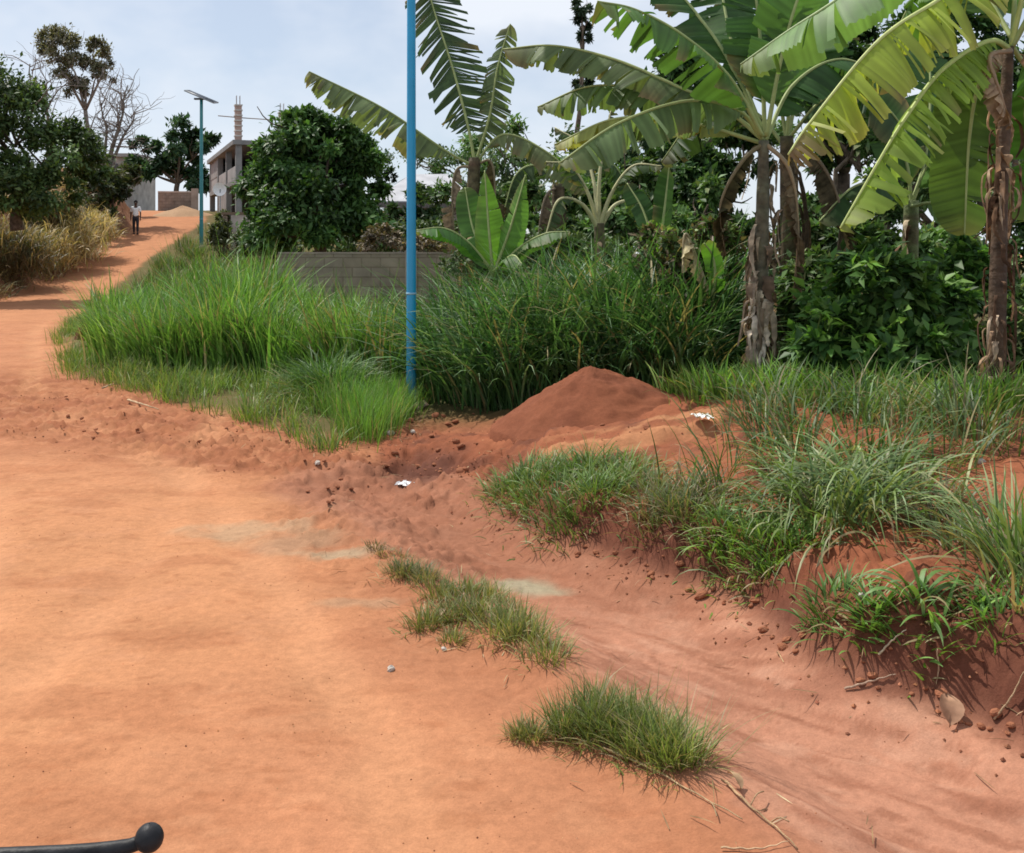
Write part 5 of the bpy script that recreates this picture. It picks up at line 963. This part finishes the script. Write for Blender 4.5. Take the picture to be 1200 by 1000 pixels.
def person():
    p = W(159, 272, 56); z0 = tz(p[0], 56); t = thing('person', (p[0], 56, z0), 'person in a white shirt and dark trousers walking along the left of the road', 'person', None, .25)
    V = [(0, 0, .95), (0, 0, 1.15), (0, 0, 1.40), (0, 0, 1.50), (0, -.015, 1.58), (0, -.02, 1.68), (0, -.01, 1.74)]; Rr = [(.15, .11), (.13, .10), (.15, .10), .06, .075, .088, .05]; E = [(i, i + 1) for i in range(6)]
    def chain(root, pts, rs):
        k = root
        for q, r_ in zip(pts, rs): V.append(q); Rr.append(r_); E.append((k, len(V) - 1)); k = len(V) - 1
        return k
    for s in (-1, 1):
        sw = .1 * s
        h = chain(2, [(s * .19, 0, 1.40), (s * .24, .03 - sw * .5, 1.12), (s * .25, -.04 - sw, .88), (s * .25, -.06 - sw, .80)], [.055, .042, .034, (.036, .022)])
        hx, hy, hz = V[h]
        for fx, fl in ((-.028, .075), (-.01, .088), (.01, .082), (.026, .066)): chain(h, [(hx + fx * .4, hy + fx, hz - .045), (hx + fx * .35 - s * .008, hy + fx, hz - fl)], [.009, .007])
        chain(h, [(hx - s * .02, hy - .035, hz - .01), (hx - s * .022, hy - .045, hz - .05)], [.011, .008])
        st = .16 * s
        k = chain(0, [(s * .09, 0, .86), (s * .10, -st * .5, .50), (s * .10, -st * .5 + .10 * (s < 0), .10)], [.085, .056, .042])
        fx, fy, fz = V[k]; chain(k, [(fx, fy - .02, .045), (fx, fy - .17, .035)], [.04, .03])
    b = skinned('body', V, E, Rr, M_SKIN, (.09, .05, .035), t)
    # face: nose, eyes, ears are modelled into small meshes of the head
    mb = MB(); tube(mb, [(0, -.10, 1.68), (0, -.13, 1.645), (0, -.10, 1.64)], .012, 6, (.09, .05, .035)); mb.build('nose', M_SKIN, b)
    for s in (-1, 1):
        mb = MB(); tube(mb, [(s * .033, -.098, 1.685), (s * .033, -.108, 1.685)], .011, 8, (.6, .58, .55)); mb.build('eye', M_SKIN, b)
        mb = MB(); tube(mb, [(s * .086, -.005, 1.70), (s * .098, .01, 1.67), (s * .086, 0, 1.64)], .012, 6, (.09, .05, .035)); mb.build('ear', M_SKIN, b)
    mb = MB(); tube(mb, [(-.025, -.10, 1.615), (0, -.108, 1.612), (.025, -.10, 1.615)], .008, 6, (.12, .05, .04)); mb.build('mouth', M_SKIN, b)
    mb = MB(); n, m = 16, 7
    A, B = np.meshgrid(np.linspace(0, 2 * np.pi, n, endpoint=False), np.linspace(.02, 1.75, m)); VV = np.stack([.1 * np.cos(A) * np.sin(B), .105 * np.sin(A) * np.sin(B), .11 * np.cos(B)], -1).reshape(-1, 3) + np.array([0, .012, 1.70])
    i = np.arange(m - 1)[:, None]; j = np.arange(n)[None]; k = (j + 1) % n; mb.add(VV, np.stack([i * n + k, i * n + j, (i + 1) * n + j, (i + 1) * n + k], -1).reshape(-1, 4), None, (.012, .01, .01)); mb.build('hair', M_CLOTH, t)
    skinned('shirt', [(0, 0, .90), (0, 0, 1.12), (0, 0, 1.42), (0, 0, 1.49)] + [(s * .20, 0, 1.42) for s in (-1, 1)] + [(s * .245, .02 - .04 * s, 1.16) for s in (-1, 1)], [(0, 1), (1, 2), (2, 3), (2, 4), (2, 5), (4, 6), (5, 7)], [(.175, .135), (.16, .125), (.17, .125), .075, .075, .075, .062, .062], M_CLOTH, (.88, .88, .88), t)
    skinned('trousers', [(0, 0, .98), (0, 0, .90)] + [q for s in (-1, 1) for q in ((s * .09, 0, .84), (s * .10, -.08 * s, .50), (s * .10, -.08 * s + .10 * (s < 0), .12))], [(0, 1), (1, 2), (2, 3), (3, 4), (1, 5), (5, 6), (6, 7)], [(.165, .13), (.165, .13), .10, .075, .06, .10, .075, .06], M_CLOTH, (.04, .04, .05), t)
    for s in (-1, 1):
        y = -.08 * s + .10 * (s < 0); mb = MB(); tube(mb, [(s * .1, y + .06, .045), (s * .1, y - .05, .05), (s * .1, y - .19, .035)], [.048, .05, .035], 10, (.03, .03, .03)); mb.build('shoe', M_CLOTH, t)
person()

# ---------------------------------------------------------------- motorcycle handlebar and lever at the lower left
def motorcycle():
    d = .74; o0 = W(-420, 1060, d + .05); t = thing('motorcycle', o0, 'black ball ended lever of a motorcycle handlebar at the lower left corner', 'motorcycle')
    P = smoothpath([W(-330, 1015, d) - o0, W(-150, 1012, d) - o0, W(0, 1004, d) - o0, W(90, 999, d) - o0, W(150, 992, d) - o0, W(172, 984, d) - o0], 24)
    mb = MB(); tube(mb, P, np.concatenate([np.linspace(.0085, .0062, 14), np.linspace(.006, .0048, 10)]), 12, (.018, .018, .02))
    c = W(175, 982, d) - o0; n, m = 18, 12; A, B = np.meshgrid(np.linspace(0, 2 * np.pi, n, endpoint=False), np.linspace(.05, np.pi - .05, m)); r_ = .0098
    V = np.stack([r_ * np.cos(A) * np.sin(B), r_ * np.sin(A) * np.sin(B), r_ * np.cos(B)], -1).reshape(-1, 3) + c; i = np.arange(m - 1)[:, None]; j = np.arange(n)[None]; k = (j + 1) % n
    mb.add(V, np.stack([i * n + k, i * n + j, (i + 1) * n + j, (i + 1) * n + k], -1).reshape(-1, 4), None, (.018, .018, .02)); mb.build('brake_lever', M_BLACK, t)
    a = W(-420, 1120, d + .04) - o0; b = W(170, 1095, d - .03) - o0; mb = MB(); tube(mb, smoothpath([a + (-.3, .05, .06), a, b], 16), .011, 12, (.03, .03, .03)); hb = mb.build('handlebar', M_BLACK, t)
    mb = MB(); q = smoothpath([a + (b - a) * .45, b], 20); tube(mb, q, .0165 + .0012 * (np.arange(20) % 2), 14, (.015, .015, .015)); mb.build('grip', M_BLACK, hb)
    mb = MB(); tube(mb, [W(-330, 1015, d) - o0, W(-345, 1070, d + .02) - o0, a + (b - a) * .15], .016, 10, (.03, .03, .03)); mb.build('lever_bracket', M_BLACK, t)
    # front end below the frame: fork, headlamp shell and wheel
    y0 = .12; fx = -.38
    mb = MB()
    for s in (-.1, .1): tube(mb, [(fx + s, .0, -.05), (fx + s, .42, -1.0)], .025, 10, (.2, .2, .2))
    mb.build('fork', M_BLACK, t)
    mb = MB(); th = np.linspace(0, 2 * np.pi, 33); ax = fx; wz = .31 - (o0[2]); tube(mb, np.stack([np.full(33, ax), .46 + .27 * np.cos(th), wz + .27 * np.sin(th)], 1), .045, 10, (.02, .02, .02), False); wh = mb.build('wheel', M_BLACK, t)
    mb = MB()
    for q in np.linspace(0, 2 * np.pi, 12, endpoint=False): tube(mb, [(ax, .46, wz), (ax, .46 + .25 * math.cos(q), wz + .25 * math.sin(q))], .005, 5, (.4, .4, .4))
    tube(mb, [(ax - .11, .46, wz), (ax + .11, .46, wz)], .03, 10, (.3, .3, .3)); mb.build('spokes', M_BLACK, wh)
motorcycle()
